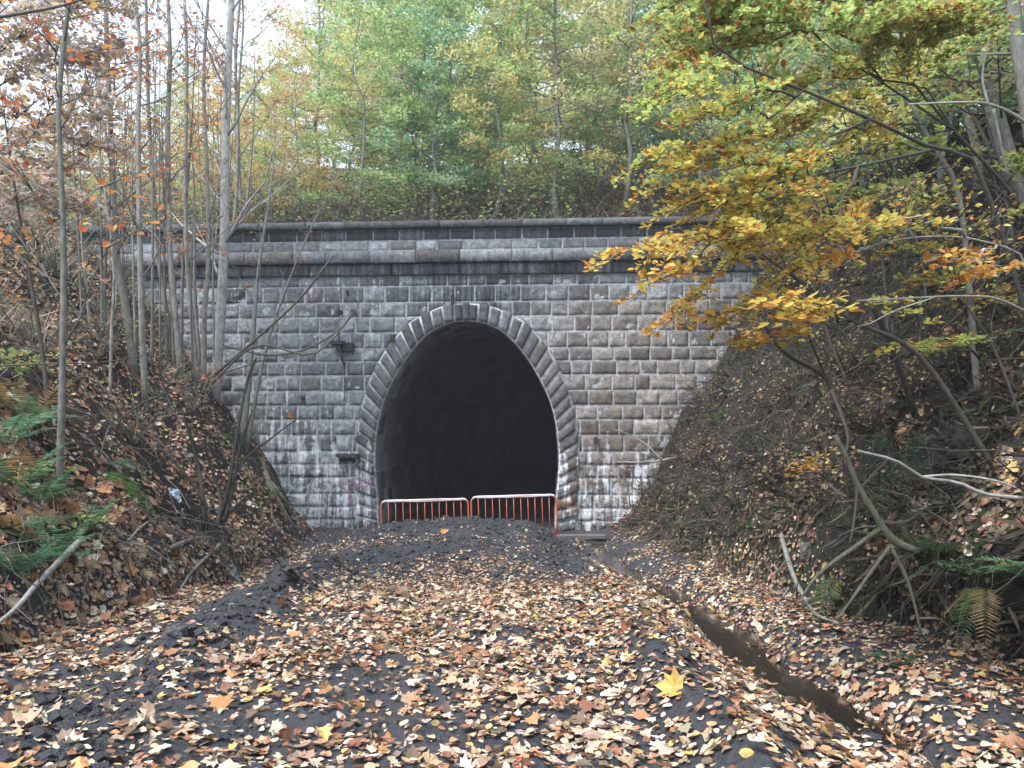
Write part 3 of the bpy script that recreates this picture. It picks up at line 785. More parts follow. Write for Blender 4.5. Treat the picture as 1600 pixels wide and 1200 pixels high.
PROTOS = [proto('green', 301, 9, .06, 36, .06, 2.2, .45, 7, 46, .125),
          proto('yellow', 302, 9, .055, 34, .08, 2.1, .5, 7, 42, .12),
          proto('bluish', 303, 10, .07, 38, .12, 2.4, .4, 7, 42, .13),
          proto('orange', 304, 9, .055, 30, .12, 2.0, .6, 6, 33, .115),
          proto('olive', 305, 10, .08, 34, .22, 2.2, .5, 6, 30, .115),
          proto('green', 306, 12, .085, 42, .12, 2.9, .45, 8, 38, .145, .36)]
ORD = 'first second third fourth fifth sixth seventh eighth ninth tenth eleventh twelfth thirteenth fourteenth fifteenth sixteenth seventeenth eighteenth nineteenth twentieth last'.split()

def plant_row(rows, place, group):
    rows = sorted(rows, key=lambda r: r[0] / r[1])
    for k, (x, y, pi, sc, rz) in enumerate(rows):
        pr = PROTOS[pi]
        wood = 'slender' if pr['kind'] in ('green', 'yellow', 'orange') else 'sturdier'
        lab = f"{wood} {LOOK[pr['kind']]} tree, {ORD[k]} from the left of those {place}"
        loc = (x, y, float(gz(x, y)) - .08); s = (sc, sc, sc * R.uniform(.92, 1.08))
        if not pr['used']:
            o = pr['o']; o.location = loc; o.rotation_euler = (0, 0, rz); o.scale = s; tag(o, lab, 'tree', group); pr['used'] = True
        else: dup(pr['o'], loc, rz, s, lab, group)

rr = np.random.default_rng(77)
row1 = []
for x, y, p, s in ((-10.4, 24.2, 1, .5), (-9.7, 26.0, 3, .6), (-8.9, 23.2, 3, .55), (-8.1, 26.4, 0, .62), (-7.4, 24.4, 1, .62), (-6.3, 22.6, 3, .6), (-5.2, 23.8, 1, .8), (-4.3, 22.3, 0, .78), (-3.3, 23.4, 0, .95), (-2.3, 22.0, 2, .8), (-1.5, 23.6, 0, 1.0), (-.55, 22.4, 1, .9),
                   (.5, 23.2, 0, 1.0), (1.3, 22.2, 4, 1.0), (2.3, 23.6, 1, .95), (3.3, 22.6, 4, .95), (4.3, 23.8, 2, .95), (5.5, 22.8, 0, .95), (6.9, 23.6, 2, 1.0), (8.4, 23.0, 4, 1.0)):
    row1.append((x, y, p, s, rr.uniform(0, 6.28)))
plant_row(row1, 'close behind the coping', 'trees close behind the coping')
row2 = []
for k, x in enumerate(np.arange(-17, 17.5, 1.95)):
    y = rr.uniform(27.5, 33); px = 800 + x * F_PX / y
    s = .62 if px < 400 else (.85 if px < 470 else 1.08)
    p = [0, 1, 5, 0, 2, 4, 5, 1, 0][k % 9] if px > 430 else [3, 1, 4][k % 3]
    row2.append((x, y, p, s, rr.uniform(0, 6.28)))
plant_row(row2, 'halfway up the hill', 'trees halfway up the hill')
row3 = []
for k, x in enumerate(np.arange(-25, 26, 2.75)):
    y = rr.uniform(37, 46); px = 800 + x * F_PX / y
    s = .62 if px < 410 else (.9 if px < 480 else 1.2)
    row3.append((x, y, [5, 0, 5, 2, 5, 1][k % 6] if px > 430 else 4, s, rr.uniform(0, 6.28)))
plant_row(row3, 'on the hilltop', 'trees on the hilltop')
row4 = []
for k, x in enumerate(np.linspace(-22, 24, 20)):
    y = rr.uniform(50, 57); px = 800 + x * F_PX / y
    row4.append((x, y, [5, 2, 0, 1, 5, 0][k % 6], .7 if px < 430 else 1.1, rr.uniform(0, 6.28)))
plant_row(row4, 'along the far crest', 'trees along the far crest')
rowR = []
for px, py, p, s in ((1262, 345, 2, .85), (1300, 372, 5, .8), (1338, 352, 4, .95), (1382, 330, 0, .9), (1420, 318, 5, .9), (1470, 300, 2, .9), (1530, 315, 4, .9), (1585, 290, 5, .9)):
    h = hit(px, py); rowR.append((h[0], h[1], p, s, rr.uniform(0, 6.28)))
plant_row(rowR, 'high above the stream', 'trees high on the bank by the stream')

# ---- bare stems on the left bank
def stem_tree(name, label, pix, thick, seed, nb=9, leafy=6, cols=((.50, .20, .06), (.42, .12, .05), (.50, .30, .10)), bark=GREY, group='bare stems on the bank before the wall', yb=None, lsize=.075, start=.3, blen=1.5, dy=0.0):
    rng = np.random.default_rng(seed)
    b = hit(*pix[0]); Y = b[1] if yb is None else yb
    pts = [pw(px, py, Y + dy * k / max(1, len(pix) - 1)) for k, (px, py) in enumerate(pix)]
    pts[0] = b if yb is None else pts[0]
    top = pts[-1] + (pts[-1] - pts[-2]) * .25; pts = np.vstack([pts, top]); pts[0][2] -= .15
    S = spline(pts, 16); t = np.linspace(0, 1, 16)
    L0 = S[0].copy(); o = thing(name, label, 'tree', L0, 0, group); S = S - L0
    rs = thick * Y / F_PX / 2 * np.maximum(1.15 - (.45 if pix[-1][1] < 0 else .98) * t - .12 * t ** 3, .12)
    polys = [(S, rs, 8)]; twigs = []
    H = np.linalg.norm(S[-1] - S[0])
    for i in range(int(nb * 1.6)):
        ti = start + (1 - start) * (i + rng.random()) / nb; ti = min(ti, .97)
        bp = np.array([np.interp(ti, t, S[:, k]) for k in range(3)]); az = rng.uniform(0, 6.28); L = blen * rng.uniform(.5, 1.3) * (1.1 - .5 * ti)
        s = np.linspace(0, 1, 6); rise = rng.uniform(.5, 1.3)
        Pp = bp + L * np.stack([s * math.cos(az), s * math.sin(az) * .7, rise * s + .15 * s ** 2], 1); Pp[1:] += rng.normal(size=(5, 3)) * L * .02
        polys.append((Pp, np.maximum(np.interp(ti, t, rs) * .38 * (1 - .85 * s), .004), 5)); twigs.append(Pp[1:])
        for q in range(4):
            sb = rng.uniform(.3, .9); a2 = az + rng.choice([-1, 1]) * rng.uniform(.4, .9); bb = np.array([np.interp(sb, s, Pp[:, c]) for c in range(3)]); ss = np.linspace(0, 1, 4)
            Q = bb + L * .4 * np.stack([ss * math.cos(a2), ss * math.sin(a2), .6 * ss], 1); polys.append((Q, np.maximum(.008 * (1 - .7 * ss), .003), 4)); twigs.append(Q)
    trunk_mb(polys, bark * rng.uniform(.85, 1.15), seed).build('trunk', M_BARK, o)
    if leafy:
        mb = MB(); leaves_on(mb, rng, twigs, leafy * 1.15, lsize, cols, [.4, .3, .3][:len(cols)], .10, T_OV, .5)
        if mb.n: mb.build('crown', M_LEAF, o, smooth=False)
    return o
ORG = ((.55, .25, .09), (.42, .13, .05), (.52, .33, .12)); BRN = ((.26, .17, .13), (.36, .25, .18), (.45, .22, .08))
stem_tree('bare_tree', 'thickest grey stem before the wall, forking low and high', [(336, 618), (345, 480), (350, 380), (352, 240), (356, 120), (362, -10)], 15, 401, 16, 3, ORG, PALE * 1.15, blen=2.2, start=.25)
stem_tree('bare_tree', 'tall grey stem bending at its foot, leftmost of the stout stems by the parapet end', [(212, 590), (196, 480), (182, 400), (175, 250), (168, 100), (165, -10)], 11, 402, 11, 6, ORG, blen=1.5)
stem_tree('bare_tree', 'straight grey stem just right of the bent-footed one', [(228, 635), (222, 520), (219, 380), (216, 200), (219, 80), (210, -10)], 9, 403, 10, 5, ORG, blen=1.4)
stem_tree('bare_tree', 'leaning grey stem crossing the parapet end with a broken side twig', [(284, 590), (272, 470), (265, 380), (262, 200), (266, 90), (262, -10)], 9, 404, 10, 4, ORG, blen=1.4)
stem_tree('bare_tree', 'thin stem sloping left across the string course between two stouter stems', [(272, 560), (258, 470), (246, 390), (240, 300), (232, 170), (228, -10)], 7, 405, 8, 3, ORG)
stem_tree('bare_tree', 'thin straight pole left of the thickest stem, bare to the top', [(311, 600), (300, 500), (292, 400), (290, 250), (292, 100), (288, -10)], 7, 406, 9, 3, ORG)
stem_tree('bare_tree', 'thin curved pole touching the left flank of the thickest stem', [(318, 600), (320, 480), (326, 400), (323, 250), (318, 120), (326, -10)], 7, 407, 9, 3, ORG)
stem_tree('bare_tree', 'slim pole seen just behind the thickest stem', [(345, 600), (352, 460), (368, 330), (372, 200), (368, 90), (376, -10)], 6, 408, 8, 4, ORG)
stem_tree('bare_tree', 'slim leaning sapling in front of the pale streaked wall, nearer the thick stem', [(378, 690), (392, 560), (402, 440), (410, 380), (425, 280), (432, 190)], 9, 409, 9, 2, ORG, blen=1.2)
stem_tree('bare_tree', 'slender whip arching right across the ashlar towards the iron bracket', [(384, 700), (412, 560), (440, 470), (480, 370), (520, 290)], 6, 410, 8, 2, ORG, blen=1.0)
stem_tree('bare_tree', 'brown sapling rising from the fern slope, stoutest at the far left', [(92, 780), (96, 640), (100, 440), (96, 280), (92, 150), (110, -10)], 10, 411, 14, 6, ORG, bark=GREY * .8, blen=1.1)
stem_tree('bare_tree', 'dark thin sapling curving away from the fern slope sapling', [(82, 700), (70, 580), (48, 440), (24, 300), (4, 160), (-10, 80)], 8, 412, 9, 8, ORG, bark=DARK * 1.5, blen=1.0)
stem_tree('bare_tree', 'thin grey whip among dry grass left of the stout stems', [(172, 620), (174, 520), (178, 420), (164, 300), (150, 180), (152, 60)], 5, 413, 8, 6, ORG, blen=1.1)
stem_tree('bare_tree', 'dark twisted thin stem with red leaves between the bank and parapet end', [(244, 470), (226, 390), (210, 320), (196, 230), (206, 120)], 5, 414, 10, 9, ORG, bark=DARK, blen=1.2)
stem_tree('bare_tree', 'fine pole standing behind the coping above the left wall', [(378, 350), (374, 270), (372, 160), (380, 40), (378, -10)], 5, 415, 8, 6, ORG, yb=21.5)
stem_tree('bare_tree', 'fine pole right of the thickest stem, reaching the string course from below', [(360, 610), (362, 500), (366, 420), (384, 330), (396, 200), (398, 60)], 6, 416, 8, 4, ORG)

_q = np.random.default_rng(455)
_w = ('beside the parapet end', 'among the stout stems', 'close to the thickest stem', 'on the leafy slope', 'near the wall corner')
_d = ('hair-thin grey', 'thin greenish', 'thin brownish', 'spindly pale', 'whip-like dark')
for k in range(20):
    x0 = 130 + 13 * k + _q.uniform(-5, 5); y0 = 480 + (x0 - 130) * .55 + _q.uniform(-20, 40); y1 = _q.uniform(-10, 190); lean = _q.normal() * 26
    stem_tree('bare_sapling', f'{_d[k % 5]} sapling {_w[k // 4]}, ' + ('nearly upright' if abs(lean) < 12 else 'leaning over the bank' if lean < 0 else 'leaning to the arch') + f', {ORD[k]} across the thicket',
              [(x0, y0), (x0 + lean * .2 + _q.normal() * 4, y0 * .7 + y1 * .3), (x0 + lean * .55 + _q.normal() * 5, y0 * .35 + y1 * .65), (x0 + lean, y1)], _q.uniform(2.6, 5), 460 + k, 8, 5, ORG, bark=GREY * _q.uniform(.5, 1.1), group='thin saplings on the bank before the wall', blen=.9)
_gs = 'thin saplings leaning out over the stream'
for k, (lab, pix, th) in enumerate((
    ('thin dark sapling sweeping far left, lowest of those leaning from the bank', [(1560, 560), (1480, 440), (1380, 340), (1260, 250), (1180, 180)], 6),
    ('thin dark sapling leaning left through the olive leaves', [(1580, 500), (1500, 380), (1420, 250), (1330, 130), (1280, 30)], 6),
    ('thin grey sapling leaning left, its tip over the coping', [(1330, 520), (1290, 430), (1240, 330), (1190, 210), (1160, 90)], 5),
    ('thin dark sapling close to the wall end, arching left', [(1240, 520), (1215, 420), (1180, 330), (1120, 250)], 4),
    ('thin sapling near upright beside the dark bushes, greenish', [(1390, 560), (1382, 430), (1360, 300), (1352, 160), (1340, 20)], 5),
    ('thin sapling with bent middle in front of the grey trunks', [(1450, 520), (1440, 400), (1400, 290), (1390, 180), (1330, 60)], 5),
    ('thin dark sapling arching over the hooked branch', [(1600, 640), (1540, 520), (1460, 430), (1370, 400)], 5),
    ('thin whippy sapling at the slope edge under the thick trunk', [(1590, 420), (1570, 300), (1520, 180), (1440, 60), (1400, -10)], 6),
    ('thin grey sapling among the tall trees above the slope', [(1300, 400), (1310, 300), (1290, 180), (1300, 60), (1290, -10)], 5),
    ('thin pale sapling crossing the orange sprays', [(1290, 560), (1250, 440), (1200, 330), (1110, 220), (1060, 120)], 5),
    ('thin dark sapling next to the hanging pale orange leaves', [(1340, 620), (1300, 540), (1270, 440), (1250, 340)], 5))):
    stem_tree('bare_sapling', lab, pix, th, 480 + k, 12, 9, ((.40, .42, .12), (.52, .40, .10), (.50, .26, .08)), bark=DARK * (1.0 + .12 * (k % 4)), group=_gs, blen=1.0, lsize=.055, start=.2)
# ---- boughs with flat leaf sprays (near beeches)
def bough(polys, twigs, rng, pts, r0, nside, slen, droop=.12):
    S = spline(np.array(pts), 12); t = np.linspace(0, 1, 12)
    polys.append((S, np.maximum(r0 * (1 - .85 * t), .003), 6)); twigs.append(S[4:]); S[1:] += rng.normal(size=(11, 3)) * .03
    T = unit(S[-1] - S[0]); side = unit(np.cross(T, [0, 0, 1.0]))
    for k in range(nside):
        tb = rng.uniform(.22, 1.0); b = np.array([np.interp(tb, t, S[:, c]) for c in range(3)]); sg = 1 if k % 2 else -1
        L = slen * (1.15 - .6 * tb) * rng.uniform(.6, 1.2); s = np.linspace(0, 1, 5)
        d = unit(side * sg * rng.uniform(.5, 1) + T * rng.uniform(.5, 1.0) + np.array([0, 0, rng.normal() * .12]))
        Q = b + L * (s[:, None] * d) + np.array([0, 0, -droop * L])[None] * (s ** 2)[:, None]; Q[1:] += rng.normal(size=(4, 3)) * L * .02
        polys.append((Q, np.maximum(r0 * .3 * (1 - .8 * s), .0022), 4)); twigs.append(Q)

BEECH = [(.42, .34, .04), (.34, .34, .06), (.47, .27, .03), (.45, .16, .03), (.28, .11, .035), (.22, .28, .07)]
def beech_grad(zlow, zhigh):
    def g(P, C, rng):
        f = np.clip((P[:, 2] - zlow) / (zhigh - zlow) + rng.normal(size=len(P)) * .22 + .45 * fbm(P[:, 0] * 1.5, P[:, 1] * 1.5, P[:, 2] * 1.5, 5, 2), 0, 1)
        lo = np.array([.60, .31, .08]); mid = np.array([.62, .50, .12]); hi = np.array([.36, .46, .15])
        c = np.where(f[:, None] < .5, lo + (mid - lo) * (f * 2)[:, None], mid + (hi - mid) * (f * 2 - 1)[:, None])
        k = rng.random(len(P)) < .14; c[k] = np.array([.36, .15, .05])
        return np.clip(c * (1 + rng.normal(size=(len(P), 1)) * .2), .01, .7)
    return g

def beech(label, stems, boughs, thick, seed, grad, per_m=55, size=.07, bark=DARK * 1.3, sl=.5, ns=9):
    """stems: list of polylines of (px, py, Y); boughs likewise; the first stem's first point is on the ground"""
    rng = np.random.default_rng(seed)
    base = pw(*stems[0][0]); base[2] = gz(base[0], base[1]) - .1
    o = thing('beech_tree', label, 'tree', base); polys, twigs = [], []
    for k, st in enumerate(stems):
        P = np.array([pw(*q) for q in st])
        if k == 0: P = np.vstack([base, P[1:]])
        S = spline(P, 18); polys.append((S, np.maximum(thick[k] * (1 - .75 * np.linspace(0, 1, 18)), .005), 8))
    for b in boughs: bough(polys, twigs, rng, [pw(*q) for q in b], .012, ns, sl)
    polys = [(P - base, r, s) for P, r, s in polys]
    trunk_mb(polys, bark, seed).build('trunk', M_BARK, o)
    mb = MB(); leaves_on(mb, rng, [q - base for q in twigs], per_m, size, BEECH, [1] * 6, .045, T_OV, .28, grad=lambda P, C, r: grad(P + base, C, r))
    mb.build('crown', M_LEAF, o, smooth=False)
    return o

beech('leaning beech with orange and yellow sprays hanging in front of the parapet',
      [[(1640, 400, 7.4), (1531, 272, 7.0), (1459, 234, 6.7), (1360, 186, 6.3), (1256, 141, 6.0), (1126, 82, 5.6), (1098, -10, 5.4)],
       [(1459, 234, 6.7), (1340, 260, 6.2), (1200, 290, 5.8), (1080, 320, 5.4)]],
      [[(1360, 186, 6.3), (1230, 250, 5.8), (1110, 330, 5.4), (1000, 390, 5.1), (945, 398, 5.0)],
       [(1300, 220, 6.0), (1180, 330, 5.6), (1080, 410, 5.2), (1000, 440, 5.0)],
       [(1256, 141, 6.0), (1160, 200, 5.6), (1080, 230, 5.3), (1036, 240, 5.2)],
       [(1340, 260, 6.2), (1220, 340, 5.9), (1130, 420, 5.6), (1060, 490, 5.4)],
       [(1200, 290, 5.8), (1130, 300, 5.5), (1060, 290, 5.3)],
       [(1256, 141, 6.0), (1180, 150, 5.8), (1110, 170, 5.5), (1065, 190, 5.3)],
       [(1126, 82, 5.6), (1080, 110, 5.4), (1050, 150, 5.2)],
       [(1340, 260, 6.2), (1260, 400, 5.8), (1200, 450, 5.6), (1120, 510, 5.4)],
       [(1300, 220, 6.0), (1240, 300, 5.9), (1170, 370, 5.8), (1110, 380, 5.7)],
       [(1360, 186, 6.3), (1290, 230, 6.2), (1230, 270, 6.1), (1150, 270, 6.0)],
       [(1230, 250, 5.8), (1150, 340, 5.3), (1070, 370, 5.0), (1010, 385, 4.8)],
       [(1280, 250, 6.0), (1180, 250, 5.7), (1110, 240, 5.4), (1060, 260, 5.2)]],
      [.028, .014], 501, beech_grad(2.0, 3.9), 84, .047, ns=14, sl=.62)
beech('beech with a hanging spray of large pale orange leaves low over the bank',
      [[(1560, 640, 6.6), (1440, 560, 6.4), (1330, 500, 6.1), (1250, 440, 5.9), (1180, 390, 5.7)]],
      [[(1330, 500, 6.1), (1290, 480, 5.5), (1240, 470, 5.0), (1205, 480, 4.7)],
       [(1290, 470, 5.9), (1250, 490, 5.2), (1225, 510, 4.8)],
       [(1250, 440, 5.9), (1180, 470, 5.7), (1120, 500, 5.6)],
       [(1330, 500, 6.1), (1240, 520, 5.9), (1150, 540, 5.7)]],
      [.03], 502, beech_grad(1.9, 3.4), 42, .075, sl=.4, ns=7)
beech('green and olive beech filling the upper corner beside the thick trunk',
      [[(1660, 430, 9.0), (1600, 330, 8.8), (1490, 203, 8.4), (1428, 131, 8.2), (1394, 69, 8.0), (1366, -10, 7.8)],
       [(1490, 203, 8.4), (1380, 130, 8.0), (1280, 60, 7.7), (1240, -20, 7.5)],
       [(1600, 330, 8.8), (1500, 260, 8.4), (1400, 300, 8.0), (1300, 330, 7.8)]],
      [[(1428, 131, 8.2), (1330, 120, 7.9), (1230, 130, 7.6), (1150, 150, 7.4)], [(1394, 69, 8.0), (1300, 50, 7.7), (1190, 60, 7.3), (1100, 80, 7.1)],
       [(1366, 0, 7.8), (1270, 0, 7.5), (1170, 0, 7.2), (1080, 30, 7.0)], [(1380, 130, 8.0), (1290, 170, 7.8), (1210, 200, 7.6)],
       [(1280, 60, 7.7), (1210, 40, 7.4), (1130, 20, 7.2)], [(1490, 203, 8.4), (1400, 190, 8.1), (1300, 230, 7.9), (1240, 240, 7.8)],
       [(1428, 131, 8.2), (1440, 60, 7.6), (1450, 10, 7.2)], [(1394, 69, 8.0), (1420, 30, 7.4), (1480, 20, 7.0)],
       [(1400, 300, 8.0), (1330, 330, 7.7), (1260, 370, 7.5)], [(1240, 0, 7.5), (1160, 40, 7.2), (1090, 60, 7.0), (1050, 40, 6.9)],
       [(1380, 130, 8.0), (1340, 60, 7.8), (1300, 10, 7.7)], [(1490, 203, 8.4), (1450, 150, 8.2), (1350, 80, 7.8)],
       [(1240, -20, 7.5), (1180, -20, 7.3), (1120, 0, 7.1), (1030, 0, 7.0)], [(1300, 330, 7.8), (1240, 350, 7.6), (1190, 360, 7.5)]],
      [.028, .014, .012], 503, beech_grad(2.9, 5.4), 80, .056, sl=.95, ns=19)
beech('slim beech spreading flat olive sprays over the brown slope behind the leaning stems',
      [[(1640, 470, 10.2), (1560, 380, 10), (1450, 290, 9.6), (1360, 240, 9.2)], [(1560, 380, 10), (1480, 360, 9.6), (1380, 330, 9.2)], [(1600, 430, 10.2), (1560, 250, 9.8), (1530, 150, 9.4)]],
      [[(1450, 290, 9.6), (1380, 290, 9.2), (1290, 300, 8.9)], [(1480, 360, 9.6), (1400, 390, 9.2), (1310, 400, 8.9)], [(1380, 330, 9.2), (1320, 340, 9), (1240, 360, 8.8)], [(1560, 250, 9.8), (1480, 230, 9.4), (1400, 230, 9)], [(1530, 180, 9.5), (1470, 170, 9.2), (1400, 180, 8.9)],
       [(1560, 380, 10), (1500, 420, 9.6), (1430, 430, 9.3)], [(1560, 300, 9.9), (1600, 260, 9.4), (1640, 240, 9)], [(1600, 430, 10.2), (1560, 460, 9.7), (1480, 470, 9.3)], [(1360, 240, 9.2), (1300, 250, 9), (1230, 270, 8.8)], [(1530, 150, 9.4), (1480, 110, 9.1), (1420, 100, 8.9)], [(1450, 290, 9.6), (1440, 330, 9.2), (1360, 370, 8.9)]],
      [.018, .010, .012], 507, beech_grad(2.6, 4.4), 55, .06, sl=.8, ns=12)
beech('low beech seedling with flat yellow sprays over the dark mossy bank',
      [[(1560, 620, 7.6), (1530, 560, 7.4), (1480, 530, 7.2), (1440, 520, 7.0)]],
      [[(1530, 560, 7.4), (1460, 535, 7.1), (1400, 545, 6.9), (1366, 550, 6.8)], [(1530, 560, 7.4), (1520, 530, 7.0), (1440, 545, 6.7)], [(1480, 530, 7.2), (1420, 480, 7.0), (1340, 478, 6.8)]],
      [.015], 504, beech_grad(1.2, 2.6), 60, .06, sl=.25, ns=8)
beech('beech branch arching over the bank, lined with yellow leaves on a pale stem',
      [[(1640, 470, 7.0), (1600, 412, 6.9), (1559, 385, 6.8), (1507, 371, 6.7), (1428, 371, 6.5), (1359, 385, 6.3), (1321, 412, 6.2)]],
      [[(1507, 371, 6.7), (1450, 345, 6.5), (1380, 350, 6.3), (1320, 375, 6.2)], [(1428, 371, 6.5), (1370, 350, 6.3), (1290, 370, 6.1)], [(1559, 385, 6.8), (1520, 400, 6.4), (1470, 400, 6.2)], [(1600, 412, 6.9), (1560, 420, 6.5), (1500, 430, 6.3)], [(1359, 385, 6.3), (1310, 400, 6.1), (1250, 410, 6.0)]],
      [.014], 505, beech_grad(2.9, 3.6), 45, .065, bark=PALE, sl=.35, ns=7)
beech('twig with two yellow leaf sprays poking from the dark hollow above the mossy branch',
      [[(1330, 720, 7.6), (1320, 705, 7.4), (1300, 715, 7.2)]], [[(1320, 703, 7.4), (1280, 715, 7.2), (1235, 735, 7.0)], [(1320, 710, 7.4), (1285, 728, 7.2), (1240, 742, 7.0)]],
      [.008], 506, beech_grad(1.4, 2.4), 70, .05, sl=.06, ns=5)

# thick trunks on the right
def trunk_tree(label, pix, Y, thick, seed, nl=10, kind='olive', per=14, bark=GREY * .75):
    rng = np.random.default_rng(seed)
    P = np.array([pw(a, b, Y) for a, b in pix]); base = P[0].copy(); base[2] = gz(base[0], base[1]) - .1
    P = np.vstack([base, P[1:]]) if base[2] < P[1][2] - .2 else np.vstack([base, P[1:] + [0, 0, 0]])
    S = spline(P, 16); t = np.linspace(0, 1, 16); o = thing('woodland_tree', label, 'tree', base)
    polys = [(S - base, thick * (1.15 - .55 * t), 10)]; twigs = []
    for i in range(nl):
        ti = rng.uniform(.45, .98); b = np.array([np.interp(ti, t, S[:, c]) for c in range(3)]) - base; az = rng.uniform(0, 6.28); L = rng.uniform(.8, 2.0); s = np.linspace(0, 1, 6)
        Q = b + L * np.stack([s * math.cos(az), s * math.sin(az), .35 * s - .1 * s ** 2], 1); polys.append((Q, np.maximum(.02 * (1 - .85 * s), .004), 5)); twigs.append(Q[1:])
        for q in range(5):
            sb = rng.uniform(.3, 1); a2 = az + rng.choice([-1, 1]) * rng.uniform(.5, 1.1); bb = np.array([np.interp(sb, s, Q[:, c]) for c in range(3)]); ss = np.linspace(0, 1, 4)
            W = bb + L * .45 * np.stack([ss * math.cos(a2), ss * math.sin(a2), .1 * ss], 1); polys.append((W, np.maximum(.007 * (1 - .8 * ss), .003), 4)); twigs.append(W)
    trunk_mb(polys, bark, seed).build('trunk', M_BARK, o)
    mb = MB(); leaves_on(mb, rng, twigs, per, .085, *GREENS[kind], .12, T_OV, .4); mb.build('crown', M_LEAF, o, smooth=False)
trunk_tree('thick smooth grey trunk at the upper right edge', [(1660, 400), (1622, 260), (1602, 140), (1588, 40), (1578, -60)], 8.6, .10, 521, 8, 'green', 26)
trunk_tree('grey trunk leaning left behind the thick smooth one', [(1625, 420), (1596, 300), (1566, 190), (1520, 70), (1490, -20)], 10.5, .065, 522, 12, 'olive', 26)
trunk_tree('slim grey trunk leaning left, nearest the bank foot above the mossy branch', [(1530, 420), (1501, 321), (1462, 238), (1420, 150), (1400, 40)], 9.0, .036, 523, 8, 'yellow', 24)
trunk_tree('dark upright trunk rising behind the leaning stems', [(1395, 400), (1385, 300), (1372, 200), (1360, 90), (1352, -30)], 14.5, .09, 524, 12, 'bluish', 24, DARK)

# brown-leaved tree at the upper left
def left_maple():
    rng = np.random.default_rng(531); base = pw(-140, 640, 8.6); base[2] = gz(base[0], base[1]) - .1
    o = thing('maple_tree', 'maple with dull brown and orange leaves overhanging the fern slope', 'tree', base); polys, twigs = [], []
    S = spline([base, pw(-120, 400, 8.6), pw(-70, 180, 8.8), pw(-20, -60, 9)], 16); polys.append((S, .09 * (1 - .5 * np.linspace(0, 1, 16)), 8))
    for b in ([(-80, 220, 8.8), (0, 130, 9), (100, 90, 9.2), (190, 70, 9.3)], [(-60, 120, 8.9), (30, 60, 9), (110, 20, 9.2), (200, 10, 9.3)], [(-100, 300, 8.7), (0, 240, 8.8), (90, 210, 9), (180, 240, 9.1)],
              [(-110, 340, 8.7), (-20, 330, 8.8), (60, 310, 9), (140, 330, 9.1)], [(-80, 220, 8.8), (10, 180, 8.6), (80, 150, 8.5), (150, 150, 8.4)], [(-40, 20, 9), (40, -10, 9.1), (130, -30, 9.2), (230, -20, 9.3)], [(-100, 280, 8.6), (-30, 260, 8.2), (30, 270, 8), (80, 290, 7.9)], [(-60, 120, 8.9), (20, 110, 9.4), (90, 60, 9.9), (170, 120, 10.2)], [(-100, 300, 8.7), (-20, 290, 9.4), (60, 250, 10), (120, 280, 10.4)], [(-70, 180, 8.8), (20, 200, 9.6), (110, 180, 10.2), (200, 200, 10.6)], [(-70, 180, 8.8), (0, 40, 9.4), (60, 0, 9.9), (140, 40, 10.2)]):
        bough(polys, twigs, rng, [pw(*q) for q in b], .014, 18, .8)
    trunk_mb([(P - base, r, s) for P, r, s in polys], DARK * 1.4, 531).build('trunk', M_BARK, o)
    mb = MB(); leaves_on(mb, rng, [q - base for q in twigs], 70, .058, [(.38, .33, .29), (.48, .41, .35), (.56, .32, .15), (.54, .45, .24), (.38, .22, .15)], [.42, .30, .09, .12, .07], .09, T_OV, .6)
    mb.build('crown', M_LEAF, o, smooth=False)
left_maple()

# ---- ferns, brambles
def fern(label, px, py, nf, L, col, seed, hang=0.0, az0=0, spread=6.28, group='ferns on the banks'):
    rng = np.random.default_rng(seed); b = hit(px, py); o = thing('fern', label, 'fern', b, 0, group)
    for k in range(nf):
        az = az0 + spread * (k + rng.uniform(-.3, .3)) / nf; l = L * rng.uniform(.75, 1.15); s = np.linspace(0, 1, 16)
        rise = rng.uniform(.6, 1.35) * (1 - hang); col_k = np.array(col) * rng.uniform(.7, 1.2) if rng.random() > .15 else np.array([.20, .14, .06])
        ra = np.stack([l * s * math.cos(az), l * s * math.sin(az), l * (rise * s - (.55 + hang * .9) * s ** 2)], 1) * [.85, .85, 1]
        mb = MB(); tube(mb, ra, .005 * (1.1 - s), 4, np.array(col) * .6)
        T = unit(np.gradient(ra, axis=0)); side = unit(np.cross(T, [0, 0, 1.0]))
        for sg in (-1, 1):
            q = np.linspace(.12, .99, 26); p = np.stack([np.interp(q, s, ra[:, c]) for c in range(3)], 1); sd = np.stack([np.interp(q, s, side[:, c]) for c in range(3)], 1); tt = np.stack([np.interp(q, s, T[:, c]) for c in range(3)], 1)
            ln = l * .26 * np.sin(np.clip(q * 1.15, 0, 1) ** .7 * math.pi * .92) * rng.uniform(.85, 1.1, 26) + .01
            D = unit(sd * sg + tt * .35 + np.array([0, 0, -.2])); N = np.cross(D, tt) * (-sg); N = N * np.sign(N[:, 2:3] + 1e-6)
            C = np.clip(col_k * (1 + rng.normal(size=(26, 1)) * .18), .005, .6)
            T_P = (np.array([(0, 0), (.055, .25), (.04, .7), (0, 1), (-.04, .7), (-.055, .25)], float), np.array([(0, 1, 2), (0, 2, 3), (0, 3, 4), (0, 4, 5)]))
            place_leaves(mb, p, N, D, ln, C, T_P, rng, .15, False)
        mb.build('frond', M_LEAF, o, smooth=False)
FG = (.11, .22, .10); FB = (.15, .30, .07)
fern('dark green fern with long fronds at the left edge of the slope', 22, 765, 8, .75, FG, 601)
fern('bright green fern draping down the undercut below the mossy lip', 165, 735, 7, .85, FB, 602, .9, -1.6, 2.4)
fern('blue-green fern frond arching above the draping bright fern', 168, 728, 3, .5, (.10, .20, .12), 603, .2, -.6, 1.6)
fern('green fern along the pale fallen pole', 88, 875, 9, .6, FG, 604)
